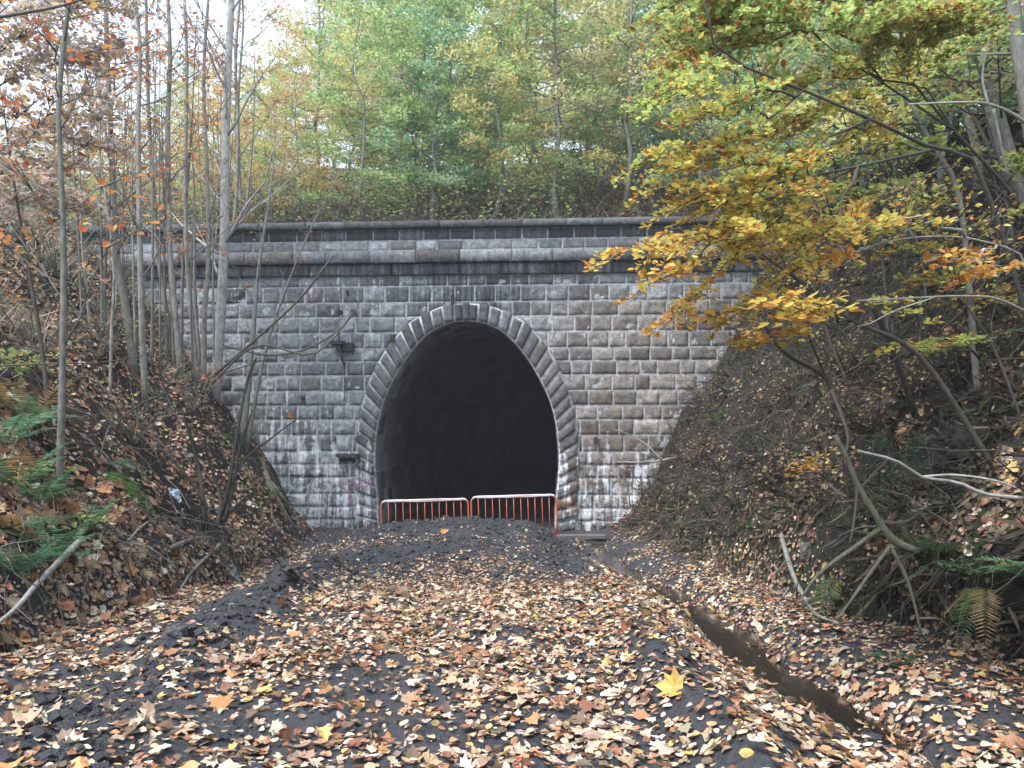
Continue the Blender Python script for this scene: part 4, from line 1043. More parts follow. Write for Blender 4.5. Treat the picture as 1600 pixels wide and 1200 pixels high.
fern('green fern at the lower end of the pale fallen pole', 30, 905, 8, .55, (.07, .17, .09), 605)
fern('small fern above the pale fallen pole with ragged fronds', 20, 830, 6, .55, FG, 606)
fern('fern clump high in the shade at the left, under the yellow bramble', 40, 670, 8, .8, FG, 607)
fern('bright blue-green fern on the ledge at the right edge', 1606, 905, 7, .38, (.13, .26, .12), 608, .1, 2.4, 2.6)
fern('pale drooping fern among twigs below the mossy branch', 1310, 905, 4, .55, (.10, .14, .05), 609, .75, 2.0, 2.6)
fern('mossy fern tuft hanging under the dark overhang', 1540, 920, 4, .45, (.06, .10, .03), 611, .8, 2.6, 2.0)
fern('small green fern on the bank beside the wall', 1122, 660, 6, .45, FB, 612)

fern('pale green fern low at the left edge below the fallen pole', 8, 700, 8, .6, (.16, .30, .17), 613)
fern('feathery green fern between the fallen pole and the leafy path', 140, 820, 7, .45, FG, 614)
fern('dark fern half hidden by the brown sapling foot', 62, 790, 7, .5, FG, 615)
fern('green fern on the mossy bank over the stub', 1470, 860, 6, .36, (.05, .10, .04), 616, .3, 2, 3)
fern('fern drooping into the dark hollow right of the brushwood', 1225, 790, 6, .4, FG, 617, .6, 2, 3)
def bare_bush(label, px, py, h, n, seed, col, group, leafy=0):
    rng = np.random.default_rng(seed); b = hit(px, py); o = thing('bare_bush', label, 'bush', b, 0, group); mb = MB(); tw = []
    for k in range(n):
        az = rng.uniform(0, 6.28); L = h * rng.uniform(.5, 1.1); s = np.linspace(0, 1, 7); sp = rng.uniform(.2, .9); dr = rng.uniform(.0, .5)
        Q = np.stack([L * sp * s * math.cos(az), L * sp * s * math.sin(az), L * (s - dr * s ** 2)], 1) + np.cumsum(rng.normal(size=(7, 3)) * .02 * h, 0) * s[:, None] - [0, 0, .05]
        tube(mb, Q, .007 * h ** .5 * (1 - .75 * s) + .0015, 5, col * rng.uniform(.7, 1.3), cap=False)
        for q in range(6):
            sb = rng.uniform(.25, .95); bb = np.array([np.interp(sb, s, Q[:, c]) for c in range(3)]); ss = np.linspace(0, 1, 4); d = unit(rng.normal(size=3) + [0, 0, .5]); W = bb + L * .35 * ss[:, None] * d + rng.normal(size=(4, 3)) * .01
            tube(mb, W, .0035 * (1 - .6 * ss), 4, col * rng.uniform(.7, 1.3), cap=False); tw.append(W)
    mb.build('stem', M_BARK, o)
    if leafy:
        lf = MB(); leaves_on(lf, rng, tw, leafy, .055, [(.36, .24, .16), (.42, .30, .12), (.22, .24, .08)], [.5, .25, .25], .05, T_OV, .6); lf.build('foliage', M_LEAF, o, smooth=False)
_gl, _gr = 'bare bushes on the slope before the wall', 'bare bushes on the slope by the stream'
for k, (px, py, h, n, lab) in enumerate(((150, 560, 1.5, 14, 'grey bare bush on the dull slope behind the brown sapling'), (250, 540, 1.3, 12, 'bare bush between the stout stems'), (390, 690, 1.3, 12, 'bare bush at the wall corner by the leaning sapling'), (60, 560, 1.2, 12, 'bare bush beside the yellow-green bramble'), (210, 690, .9, 10, 'low bare bush above the draping fern'), (300, 640, 1.2, 10, 'bare bush at the foot of the thickest stem'), (190, 450, 1.6, 14, 'bare bush high on the slope by the parapet end'), (90, 430, 1.6, 14, 'bare bush among dry grass high on the slope'))):
    bare_bush(lab, px, py, h, n, 640 + k, GREY * .8, _gl, 5)
for k, (px, py, h, n, lab) in enumerate(((1120, 650, .9, 16, 'dark bush against the lime-streaked wall edge'), (1170, 560, 1.1, 16, 'dark bush higher along the wall edge'), (1090, 730, .7, 14, 'dark low bush above the wall foot'), (1230, 640, 1.0, 18, 'dark bush over the hollow'), (1210, 770, .7, 16, 'dark scrubby bush above the bent twig'), (1320, 590, 1.0, 18, 'dark bush below the hanging orange leaves'), (1420, 640, .9, 16, 'dark bush beside the brown rock'), (1250, 480, 1.3, 16, 'dark bush behind the hanging orange leaves'), (1500, 620, .9, 16, 'dark bush above the mossy boulders'), (1150, 800, .5, 14, 'dark low bush on the crumbling soil by the ditch'), (1350, 690, .7, 16, 'dark bush behind the mossy hooked branch'), (1560, 560, .9, 14, 'dark bush beneath the flat yellow sprays'), (1290, 800, .6, 16, 'dark bush in the hollow left of the hooked branch'))):
    bare_bush(lab, px, py, h * 1.25, n + 6, 660 + k, DARK * .9, _gr, 5)

def bramble(label, px, py, n, rad, cols, seed, size=.07):
    rng = np.random.default_rng(seed); b = hit(px, py); o = thing('bramble', label, 'bramble', b); tb = MB(); lf = MB(); tw = []
    for k in range(n):
        az = rng.uniform(0, 6.28); L = rad * rng.uniform(.5, 1.2); s = np.linspace(0, 1, 7)
        Q = np.stack([L * s * math.cos(az), L * s * math.sin(az), L * (1.1 * s - .9 * s ** 2)], 1); tube(tb, Q, .004, 4, DARK); tw.append(Q[1:])
    tb.build('stem', M_BARK, o); leaves_on(lf, rng, tw, 40, size, cols, [1] * len(cols), .08, T_OV, .4); lf.build('foliage', M_LEAF, o, smooth=False)
YG = [(.32, .38, .12), (.22, .32, .12), (.40, .38, .15)]; GG = [(.06, .14, .05), (.10, .20, .07), (.05, .10, .04)]
bramble('yellow-green bramble glowing at the left edge of the slope', 15, 590, 12, .7, YG, 621)
bramble('low green bramble among leaves below the thick stem foot', 345, 690, 8, .4, GG, 622)
bramble('green bramble at the foot of the wall beside the gnarled root', 425, 775, 8, .4, GG, 623, .06)
bramble('bramble with pale new leaves beside the pale fallen pole', 100, 830, 7, .35, YG, 624, .06)
bramble('bramble with pale tips beside the dark fern at the left edge', 50, 750, 6, .35, YG, 625, .06)
bramble('trailing green bramble on the bank right of the wall foot', 1100, 690, 7, .35, GG, 626, .06)
bramble('dark green bramble below the hollow beside the brushwood', 1190, 830, 8, .4, GG, 627, .06)
bramble('low green plant on the mossy block beside the stub', 1515, 900, 9, .3, GG, 628, .05)
bramble('green plant at the water side under the overhang', 1390, 1040, 7, .28, GG, 629, .05)

# ---- fallen wood, brush, roots
def wood(name, label, lines, seed, cat='branch', bark=GREY, yoff=-.12, y=None, mat=None, group=None):
    rng = np.random.default_rng(seed); mb = MB(); base = None
    for pix, th in lines:
        P = []
        for k, q in enumerate(pix):
            if y is not None: Y = y
            elif len(q) > 2: Y = q[2]
            else: Y = hit(q[0], q[1])[1] + yoff
            P.append(pw(q[0], q[1], Y))
        P = np.array(P)
        if base is None: base = P[0].copy()
        S = spline(P, 14); t = np.linspace(0, 1, 14); r = th * S[:, 1] / F_PX / 2
        tube(mb, S - base, np.maximum(r * (1 - .45 * t), .003), 7, bark * rng.uniform(.85, 1.15), rough=.2, seed=seed)
    o = mb.build(name, mat or M_BARK); o.location = tuple(base); return tag(o, label, cat, group)
yb = hit(1435, 862)[1] - .25
MOSSY = np.array([.12, .12, .085])
wood('fallen_branch', 'forked mossy fallen branch hooked on the bank above the overhang',
     [([(1436, 862), (1405, 850), (1385, 832), (1362, 795), (1340, 758), (1325, 720), (1305, 680)], 13), ([(1375, 826), (1345, 848), (1300, 880), (1272, 905), (1255, 932)], 8), ([(1392, 852), (1360, 895), (1320, 952), (1308, 968)], 7),
      ([(1391, 852), (1408, 885), (1424, 925), (1440, 992)], 7), ([(1436, 966), (1468, 968), (1491, 986)], 4), ([(1340, 760), (1335, 810), (1328, 850)], 5), ([(1345, 762), (1370, 735), (1385, 720)], 3), ([(1372, 822), (1340, 825), (1310, 838)], 3)], 701, bark=MOSSY, y=yb)
wood('tree_stub', 'short dark mossy stub standing beside the hooked branch', [([(1436, 864), (1425, 850), (1416, 838), (1412, 822)], 17)], 702, 'stump', bark=np.array([.05, .05, .03]), y=yb + .05)
wood('fallen_branch', 'long bent twig sweeping down to the leaves beside the stream', [([(1221, 836), (1230, 870), (1242, 905), (1258, 935), (1275, 960), (1310, 974)], 8), ([(1232, 872), (1215, 892)], 3)], 703, yoff=-.2)
wood('fallen_branch', 'pale smooth branch lying across the right slope', [([(1610, 780), (1540, 772), (1500, 755), (1475, 750), (1440, 745), (1400, 720), (1340, 704)], 7), ([(1440, 745), (1490, 742), (1560, 752), (1605, 770)], 4)], 704, bark=PALE, y=hit(1560, 790)[1] - .35)
wood('fallen_branch', 'brown branch sticking out of the bank against the lime-streaked wall', [([(1130, 690, 18.6), (1050, 716, 18.8), (1010, 722, 18.9), (965, 722, 19.2)], 5), ([(1033, 718, 18.8), (1010, 695, 19.0), (985, 680, 19.2), (955, 670, 19.3)], 3), ([(970, 728, 19.1), (980, 760, 19.2), (985, 792, 19.3)], 4)], 705)
wood('fallen_branch', 'short pale stick leaning on the leafy shelf by the stream', [([(1213, 957), (1222, 938), (1232, 918)], 6)], 706, bark=PALE)
wood('fallen_branch', 'dark root-like branch reaching up from the bank above the hollow', [([(1430, 650, 8.6), (1400, 560, 8.2), (1380, 510, 8.0), (1362, 470, 7.8), (1352, 330, 7.8)], 10), ([(1394, 545, 8.1), (1440, 490, 7.6), (1500, 430, 7.2)], 4), ([(1352, 600, 8), (1400, 560, 7.8), (1450, 530, 7.5), (1500, 490, 7.3), (1540, 440, 7.2)], 4)], 707, bark=DARK * 1.2)
wood('fallen_branch', 'thin pale bough swinging across the right slope at head height', [([(1640, 500, 7), (1600, 485, 6.9), (1555, 466, 6.8), (1490, 463, 6.6), (1420, 466, 6.4), (1340, 470, 6.2)], 4.5), ([(1460, 465, 6.5), (1400, 485, 6.2), (1360, 505, 6.0), (1340, 510, 5.9)], 3)], 708, bark=PALE)
wood('fallen_branch', 'whitish snapped branch crossing the thick trunk', [([(1620, 210, 7.4), (1590, 182, 7.3), (1545, 162, 7.2), (1500, 160, 7.1), (1420, 163, 7.0)], 5), ([(1545, 165, 7.2), (1535, 120, 7.2), (1545, 60, 7.3)], 4), ([(1552, 170, 7.2), (1565, 230, 7.3), (1575, 275, 7.4)], 5)], 709, bark=PALE)
wood('fallen_branch', 'dark bough bending up from the brushwood on the bank beside the wall', [([(1310, 640, 10), (1290, 590, 10), (1240, 560, 9.8), (1215, 540, 9.6), (1190, 500, 9.4)], 9), ([(1290, 590, 10), (1262, 520, 9.6), (1245, 450, 9.2)], 4), ([(1300, 610, 9.8), (1325, 680, 9.4), (1318, 720, 9.2)], 7)], 710, bark=DARK * 1.3)
wood('fallen_pole', 'pale straight fallen pole lying among ferns at the left', [([(128, 842), (60, 910), (30, 945), (-8, 978)], 12)], 711, 'pole', bark=PALE, yoff=-.25)
wood('fallen_branch', 'curved grey branch lying on leaves below the dead shrub', [([(268, 856), (300, 843), (330, 840), (345, 846)], 8), ([(345, 850), (322, 872), (300, 893), (280, 924)], 7)], 712, yoff=-.15)
wood('fallen_branch', 'thin forked stick propped up beside the leafy path', [([(347, 843), (360, 875), (375, 908)], 4), ([(305, 885), (316, 895), (325, 905)], 6)], 713, yoff=-.12)
wood('fallen_branch', 'arched bare twig over the undercut left of the dead shrub', [([(200, 845), (225, 820), (255, 807), (275, 812), (288, 825)], 4), ([(176, 722), (150, 700), (115, 720)], 3)], 714, yoff=-.2)
wood('stick', 'stout broken stick poking from the edge of the mud heap', [([(462, 905), (450, 890), (439, 874)], 13)], 715, 'stick', bark=DARK * 1.3, yoff=-.05)
wood('gnarled_root', 'pale gnarled root running down to the foot of the wall', [([(408, 720), (420, 755), (438, 790), (452, 815), (478, 838)], 12), ([(415, 745), (440, 775), (462, 812), (470, 836)], 7), ([(430, 770), (424, 800), (436, 830)], 5)], 716, 'root', bark=np.array([.16, .15, .12]), yoff=-.12)

def dead_shrub():
    rng = np.random.default_rng(721); b = hit(318, 835); b[1] -= .1; o = thing('dead_shrub', 'dark many-stemmed dead shrub on a root mound beside the leafy path', 'shrub', b); mb = MB(); lf = MB(); tw = []
    Y = b[1]
    for pix, th in (([(322, 830), (318, 790), (312, 740), (300, 690), (285, 640)], 9), ([(340, 820), (345, 780), (330, 730), (318, 690)], 8), ([(345, 815), (358, 760), (368, 690), (385, 600), (400, 560)], 8), ([(350, 815), (362, 770), (375, 700), (395, 640)], 6), ([(300, 825), (270, 780), (242, 760)], 12), ([(290, 820), (262, 800), (238, 765)], 8),
                    ([(360, 760), (380, 720), (430, 680), (470, 650)], 4), ([(318, 790), (298, 750), (250, 700), (200, 640)], 4), ([(345, 815), (380, 780), (400, 765)], 5), ([(140, 755), (165, 700), (190, 665), (200, 640), (300, 600), (420, 560)], 4)):
        S = spline([pw(x, y, Y + rng.uniform(-.3, .3)) for x, y in pix], 10) - b; tube(mb, S, np.maximum(th * Y / F_PX / 2 * (1 - .6 * np.linspace(0, 1, 10)), .004), 6, DARK * rng.uniform(.8, 1.3), rough=.2, seed=int(th)); tw.append(S[5:])
    mb.build('stem', M_BARK, o)
    leaves_on(lf, rng, tw, 5, .09, [(.5, .24, .16), (.45, .16, .08)], [1, 1], .1, T_OV, .4); lf.build('foliage', M_LEAF, o, smooth=False)
    ra = MB()
    for k in range(26):
        az = rng.uniform(3.0, 6.4); s = np.linspace(0, 1, 6); L = rng.uniform(.3, .6)
        tube(ra, np.stack([L * s * math.cos(az), L * s * math.sin(az) * .6, .25 - L * 1.1 * s ** 1.5 + .05 * vnoise(s * 4, s * 0 + k, None, 3)], 1), .014 * (1 - .7 * s), 5, DARK)
    ra.build('root', M_BARK, o)
dead_shrub()

def whip(label, pix, th, seed):
    wood('bare_twig', label, [(pix, th)], seed, 'twig', bark=DARK * 1.6, group=None)
whip('long dark twig arching across the ashlar towards the iron bracket', [(350, 540, 15), (420, 555, 15), (480, 545, 15), (530, 515, 15), (560, 480, 15)], 4, 731)
whip('dark twig rising from the thick stem foot to the bracket', [(330, 600, 14.6), (400, 540, 14.6), (480, 555, 14.6), (520, 530, 14.6), (550, 490, 14.6)], 4, 732)
whip('long straight thin bough crossing the left slope level with the bramble', [(-10, 572, 8), (80, 568, 8), (160, 566, 8), (225, 555, 8)], 3, 733)
whip('long dark twig slanting up from the thick stem over the ashlar', [(330, 590, 14.8), (400, 530, 14.6), (470, 465, 14.4), (520, 400, 14.2)], 5, 734)
whip('thin bare bough crossing the top left corner', [(-20, 30, 7), (40, 20, 7), (100, 8, 7), (150, -8, 7)], 5, 735)

def brush(name, n, region, Lr, seed, cols, up, rad=(.003, .009)):
    rng = np.random.default_rng(seed); mb = MB(); k = 0
    while k < n:
        x, y = region(rng); z = float(gz(x, y)); L = rng.uniform(*Lr); az = rng.uniform(0, 6.28); s = np.linspace(0, 1, 5); el = rng.normal() * .35 + up
        nn = gnorm(np.array([x]), np.array([y]))[0]
        d = unit(np.cross(nn, [math.cos(az), math.sin(az), .3])) + nn * el
        Q = np.array([x + float(shift_x(x, y)), y, z]) + nn * .03 + L * s[:, None] * d + rng.normal(size=(5, 3)) * L * .05 * s[:, None] + np.array([0, 0, -.15 * L]) * (s ** 2)[:, None]
        tube(mb, Q, rng.uniform(*rad) * (1 - .6 * s), 4, cols[rng.integers(len(cols))] * rng.uniform(.7, 1.3), cap=False); k += 1
    tag(mb.build(name, M_BARK), kind='stuff')
def regR(r):
    y = 4.8 * (19.3 / 4.8) ** r.random(); return float(right_foot(y) + r.uniform(-.2, 6.5)), y
def regL(r):
    y = 5.5 * (19.3 / 5.5) ** r.random(); return float(left_foot(y) - r.uniform(-.1, 6.0)), y
brush('brushwood_litter', 4200, regR, (.2, 1.0), 741, [DARK * .7, DARK, DARK * 1.3], .25, (.002, .008))
brush('brushwood_litter', 1500, lambda r: (lambda y: (float(right_foot(y) + r.uniform(.1, 6)), y))(r.uniform(11, 19.4)), (.3, 1.2), 746, [DARK * .7, DARK, DARK * 1.4], .45, (.004, .013))
brush('brushwood_litter', 2200, regL, (.2, .8), 742, [DARK, GREY * .8], .2)
def regRl(r):
    y = r.uniform(4.8, 9); return float(right_foot(y) + r.uniform(.1, .5)), y
def regLl(r):
    y = r.uniform(5.8, 11); return float(left_foot(y) - r.uniform(.0, .5)), y
brush('root_litter', 420, regRl, (.15, .5), 743, [DARK, DARK * .7, GREY * .5], -.1, (.002, .006))
brush('root_litter', 420, regLl, (.15, .45), 744, [DARK, DARK * 1.5, GREY * .7], .05, (.002, .007))
def regU(r): return r.uniform(-11, 11), 20.9 + 9 * r.random() ** 1.5
brush('undergrowth', 2600, regU, (.4, 1.5), 745, [DARK * .8, DARK, np.array([.10, .06, .04]), GREY * .7], .7, (.004, .010))

def grass(n, seed):
    rng = np.random.default_rng(seed); mb = MB()
    y = 7 * (20 / 7) ** rng.random(n); x = left_foot(y) - rng.uniform(2.2, 8.5, n); k = (fbm(x * .8, y * .8, None, 131, 3) > -.1) & (y < wall_y(x) - .1); x, y = x[k], y[k]; n = len(x)
    x2 = rng.uniform(-12, 12, 1500); y2 = rng.uniform(20.9, 26, 1500); x = np.r_[x, x2]; y = np.r_[y, y2]; n = len(x)
    P = np.stack([x, y, gz(x, y) - .02], 1); a = rng.uniform(0, 6.28, n); D = np.stack([np.cos(a) * .6, np.sin(a) * .6, rng.uniform(.1, 1.0, n)], 1)
    T = (np.array([(-.02, 0), (.02, 0), (.014, .5), (0, 1), (-.014, .5)], float), np.array([(0, 1, 2), (0, 2, 4), (2, 3, 4)]))
    C = pal(rng, n, [(.36, .31, .24), (.28, .23, .18), (.15, .19, .08), (.42, .36, .28)], [.4, .25, .17, .18])
    place_leaves(mb, P, unit(rng.normal(size=(n, 3)) + np.array([0, -1, .3])), D, rng.uniform(.2, .55, n), C, T, rng, .5, False)
    tag(mb.build('dry_grass', M_DEAD, smooth=False), kind='stuff')
grass(20000, 751)
def bushes(n, seed):
    rng = np.random.default_rng(seed); x = rng.uniform(-14, 13, n); y = 20.9 + 12 * rng.random(n) ** 1.3
    c = fbm(x * .55, y * .55, None, 141, 3); k = c > -.35; x, y, c = x[k], y[k], c[k]; n = len(x)
    h = rng.random(n) ** 1.4 * (1.1 + 2.0 * np.clip(c, 0, 1)) * (1 - .5 * (x > 2.2))
    P = np.stack([x, y, gz(x, y) + .05 + h], 1); a = rng.uniform(0, 6.28, n); D = np.stack([np.cos(a), np.sin(a), rng.normal(size=n) * .3], 1)
    C = pal(rng, n, [(.22, .33, .13), (.32, .40, .15), (.46, .42, .18), (.16, .11, .07), (.26, .18, .11)], [.36, .28, .16, .1, .1])
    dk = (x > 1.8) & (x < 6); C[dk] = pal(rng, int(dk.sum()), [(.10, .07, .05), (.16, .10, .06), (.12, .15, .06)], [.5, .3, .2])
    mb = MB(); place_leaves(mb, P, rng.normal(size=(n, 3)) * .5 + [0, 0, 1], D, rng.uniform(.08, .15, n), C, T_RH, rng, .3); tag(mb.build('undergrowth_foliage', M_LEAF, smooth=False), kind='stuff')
bushes(27000, 761)
def far_scrub(n, seed):
    rng = np.random.default_rng(seed); x = rng.uniform(-36, 30, n); y = 27 + 27 * rng.random(n) ** .7; cr = rng.random(n) < .3; y[cr] = rng.uniform(46, 56, int(cr.sum())); k = (x / y > -.74) & (x / y < .55); x, y = x[k], y[k]
    c = fbm(x * .35, y * .35, None, 151, 3); k = (c > -.3) | ((y > 46) & (rng.random(len(y)) < .7)); x, y, c = x[k], y[k], c[k]; n = len(x); h = rng.random(n) ** 1.1 * np.where(x / y < -.30, 2.2 + 3 * np.clip(c, 0, 1), 4.5 + 7 * np.clip(c + .25, 0, 1))
    P = np.stack([x, y, gz(x, y) + h], 1); a = rng.uniform(0, 6.28, n); D = np.stack([np.cos(a), np.sin(a), rng.normal(size=n) * .3], 1)
    C = pal(rng, n, [(.26, .34, .16), (.42, .38, .18), (.50, .30, .14), (.28, .20, .15)], [.3, .25, .2, .25])
    mb = MB(); place_leaves(mb, P, rng.normal(size=(n, 3)) * .5 + [0, 0, 1], D, rng.uniform(.10, .19, n), C, T_RH, rng, .3); tag(mb.build('scrub_foliage', M_LEAF, smooth=False), kind='stuff')
far_scrub(95000, 762)
def bank_green(n, seed):
    rng = np.random.default_rng(seed); y = 4.8 * (19.4 / 4.8) ** rng.random(n); x = right_foot(y) + rng.uniform(-.05, 7, n); c = fbm(x * .9 + 9, y * .9, None, 161, 3); k = (c > .08) & (y < wall_y(x) - .1); x, y, c = x[k], y[k], c[k]; n = len(x)
    P = np.stack([x + shift_x(x, y), y, gz(x, y) + .02 + .16 * rng.random(n) ** 2], 1); a = rng.uniform(0, 6.28, n); D = np.stack([np.cos(a), np.sin(a), rng.normal(size=n) * .4], 1)
    C = pal(rng, n, [(.05, .10, .035), (.08, .14, .05), (.12, .17, .07), (.06, .075, .03)], [.4, .3, .1, .2])
    mb = MB(); place_leaves(mb, P, gnorm(x, y) + rng.normal(size=(n, 3)) * .5, D, rng.uniform(.025, .075, n), C, T_RH, rng, .3); tag(mb.build('ground_ivy_foliage', M_LEAF, smooth=False), kind='stuff')
bank_green(42000, 764)
def tangle(n, seed):
    rng = np.random.default_rng(seed); y = 4.8 * (19.6 / 4.8) ** rng.random(n); x = right_foot(y) + rng.uniform(.1, 6.5, n); c = fbm(x * 1.3 + 2, y * 1.3, None, 171, 3); k = (c > -.15) & (y < wall_y(x) - .05); x, y = x[k], y[k]; n = len(x)
    Nn = gnorm(x, y); P = np.stack([x + shift_x(x, y), y, gz(x, y)], 1) + Nn * (.02 + .14 * rng.random(n)[:, None] ** 2)
    a = rng.uniform(0, 6.28, n); D = np.stack([np.cos(a) - .7, np.sin(a) * .7 - .3, rng.normal(size=n) * .5 - .35], 1)
    T = (np.array([(-.035, 0), (.035, 0), (.05, .4), (.02, .75), (0, 1), (-.03, .7), (-.05, .35)], float), np.array([(0, 1, 2), (0, 2, 6), (6, 2, 3), (6, 3, 5), (5, 3, 4)]))
    C = pal(rng, n, [(.035, .027, .02), (.07, .05, .036), (.12, .09, .06), (.05, .07, .028), (.02, .017, .014)], [.32, .24, .08, .16, .2], .25)
    mb = MB(); place_leaves(mb, P, Nn + rng.normal(size=(n, 3)) * .5, D, rng.uniform(.12, .40, n), C, T, rng, .5, False); tag(mb.build('dead_bracken_litter', M_DEAD, smooth=False), kind='stuff')
tangle(34000, 765)
def clods(n, seed):
    rng = np.random.default_rng(seed); y = np.r_[rng.uniform(10.3, 18, n), 3.2 * (11 / 3.2) ** rng.random(n)]; x = np.r_[rng.uniform(-4.9, 1.6, n), rng.uniform(-4.2, 1.7, n)]; rk = rng.random(2 * n) < .35; rk[:n] = False; x[rk] = rut_x(y[rk]) + rng.normal(size=int(rk.sum())) * .22
    k = np.r_[np.full(n, True), (fbm(x[n:] * 1.4, y[n:] * 1.4, None, 59, 2) > .25) & (rng.random(n) < .5) | rk[n:]] & (np.abs(x - stream_x(y)) > .3); x, y = x[k], y[k]; n = len(x)
    B = np.array([(1,0,0),(-1,0,0),(0,1,0),(0,-1,0),(0,0,1),(0,0,-1)], float); B = np.vstack([B, unit(np.array([(a,b,c) for a in (-1,1) for b in (-1,1) for c in (-1,1)], float))])
    F = [];
    for c, (sx, sy, sz) in enumerate([(a,b,c) for a in (-1,1) for b in (-1,1) for c in (-1,1)]):
        px_, py_, pz_ = (0 if sx > 0 else 1), (2 if sy > 0 else 3), (4 if sz > 0 else 5); m = 6 + c; t3 = [(px_, py_, m), (py_, pz_, m), (pz_, px_, m)]
        F += t3 if sx * sy * sz > 0 else [(b, a, c_) for a, b, c_ in t3]
    s_ = .008 + .05 * rng.random(n) ** 5; V = B[None] * (1 + rng.normal(size=(n, 14, 1)) * .22) * s_[:, None, None] * np.array([1.2, 1.1, .8]) + np.stack([x, y, gz(x, y) + s_ * .15], 1)[:, None]
    mb = MB(); mb.add(V.reshape(-1, 3), [(np.arange(n)[:, None, None] * 14 + np.array(F)[None]).reshape(-1, 3)], (1, 0, 0)); tag(mb.build('mud_clods', M_GROUND, smooth=False), kind='stuff')
clods(7000, 763)

# ------------------------------------------------------------------ barriers, plank, litter
def barrier(label, x0, x1, zt0, zt1, y0, y1, drop, nb, seed):
    """tube-framed pedestrian barrier; ends at (x0,y0) and (x1,y1), rail heights zt0, zt1"""
    rng = np.random.default_rng(seed); L = math.hypot(x1 - x0, y1 - y0)
    o = thing('crowd_barrier', label, 'barrier', (x0, y0, zt0 - 1.1), math.atan2(y1 - y0, x1 - x0), 'orange barriers across the tunnel mouth')
    o.rotation_euler[1] = -math.atan2(zt1 - zt0, L)
    r = .13; a = np.linspace(0, math.pi / 2, 7)
    cl = np.stack([r - r * np.cos(a), 0 * a, 1.1 - r + r * np.sin(a)], 1); cr = np.stack([L - r + r * np.sin(a), 0 * a, 1.1 - r + r * np.cos(a)], 1)
    for pp in (np.vstack([[(0, 0, .12)], [(0, 0, .5)], cl[:4]]), np.vstack([cr[3:], [(L, 0, .5)], [(L, 0, .12)]])):
        mb = MB(); tube(mb, pp, .021, 8); mb.build('post', M_PAINT, o)
    mb = MB(); q = np.linspace(r, L - r, 16); sag = np.stack([q, 0 * q, 1.1 + .006 * vnoise(q * 3, q * 0, None, seed)], 1)
    tube(mb, np.vstack([cl[3:], sag[1:-1], cr[:4]]), .026, 8); tube(mb, np.stack([q, 0*q - .006, 1.078 + .008 * vnoise(q * 6, q * 0, None, seed + 3)], 1), .02, 6); mb.build('top_rail', M_WRAP, o)
    mb = MB(); tube(mb, [(0.02, 0, .19), (L - .02, 0, .19)], .018, 8); mb.build('bottom_rail', M_PAINT, o)
    for k in range(nb):
        x = L * (k + 1) / (nb + 1); mb = MB(); tube(mb, [(x, 0, .195), (x + rng.normal() * .002, 0, .6), (x, 0, 1.085)], .0095, 6); mb.build('bar', M_PAINT, o)
    for x in (0, L):
        mb = MB(); tube(mb, [(x, -.26, .012), (x, -.06, .10), (x, 0, .13), (x, .06, .10), (x, .26, .012)], .018, 8); mb.build('foot', M_PAINT, o)
    return o
YB = 18.55
def bx(px): return (px - 800) * YB / F_PX
def bz(py): return CAMZ + (HOR - py) * YB / F_PX
barrier('orange barrier half buried behind the mud heap, nearer the sprayed lettering', bx(597), bx(733), bz(783), bz(779.5), YB, YB + .05, 0, 11, 801)
barrier('orange barrier whose end post and foot show above the stream plank', bx(738), bx(871), bz(777), bz(773), YB + .04, YB, 0, 11, 802)

def board(name, label, c, L, W, T, rz, tilt, col, mat, cat, seed, nx=14):
    rng = np.random.default_rng(seed); mb = MB()
    u = np.linspace(-L/2, L/2, nx); prof = np.array([(-W/2, -T/2), (W/2, -T/2), (W/2, T/2 - .008), (W/2 - .008, T/2), (-W/2 + .008, T/2), (-W/2, T/2 - .008)])
    V = np.array([(a, p[0] + .006 * vnoise(a * 5, p[0] * 9, None, seed), p[1] + .006 * vnoise(a * 4, p[1] * 20 + 3, None, seed + 1)) for a in u for p in prof]); m = len(prof)
    i = np.arange(nx - 1)[:, None] * m; j = np.arange(m); k = (j + 1) % m
    mb.add(V, [np.stack([i + j, i + m + j, i + m + k, i + k], -1).reshape(-1, 4), np.array([[*range(m)][::-1], [(nx - 1) * m + q for q in range(m)]])], col)
    o = mb.build(name, mat, smooth=False); o.location = tuple(c); o.rotation_euler = (0, tilt, rz); return tag(o, label, cat)
board('plank', 'wet dark plank laid across the ditch beside the barrier foot', pw(925, 838, 18.3), 1.6, .24, .075, .0, .0, (.12, .11, .10), M_WOOD, 'plank', 811)
board('plank', 'dark sunken plank just below the wet one over the ditch', pw(945, 850, 18.05), 1.1, .2, .09, -.05, .03, (.03, .026, .023), M_WOOD, 'plank', 812)

def rock(name, label, c, s, col, seed, mat, group=None):
    rng = np.random.default_rng(seed); n = 30; th = np.linspace(0, math.pi, n); ph = np.linspace(0, 2 * math.pi, 44, endpoint=False)
    TH, PH = np.meshgrid(th, ph, indexing='ij'); d = np.stack([np.sin(TH) * np.cos(PH), np.sin(TH) * np.sin(PH), np.cos(TH)], -1)
    q = np.abs(d) ** 1 ; m = (np.abs(d) ** 4).sum(-1) ** (-.25)
    rr_ = m * (1 + .34 * fbm(d[..., 0] * 1.7 + seed, d[..., 1] * 1.7, d[..., 2] * 1.7, seed, 3) + .09 * np.abs(fbm(d[..., 0] * 5 + seed, d[..., 1] * 5, d[..., 2] * 5, seed + 3, 3)))
    V = (d * rr_[..., None] * np.array(s) / 2).reshape(-1, 3); i = np.arange(n - 1)[:, None] * 44; j = np.arange(44); k = (j + 1) % 44
    mb = MB(); mb.add(V, [np.stack([i + j, i + 44 + j, i + 44 + k, i + k], -1).reshape(-1, 4)], col); o = mb.build(name, mat); o.location = tuple(c); o.rotation_euler[2] = rng.uniform(-.4, .4); return tag(o, label, 'stone', group)
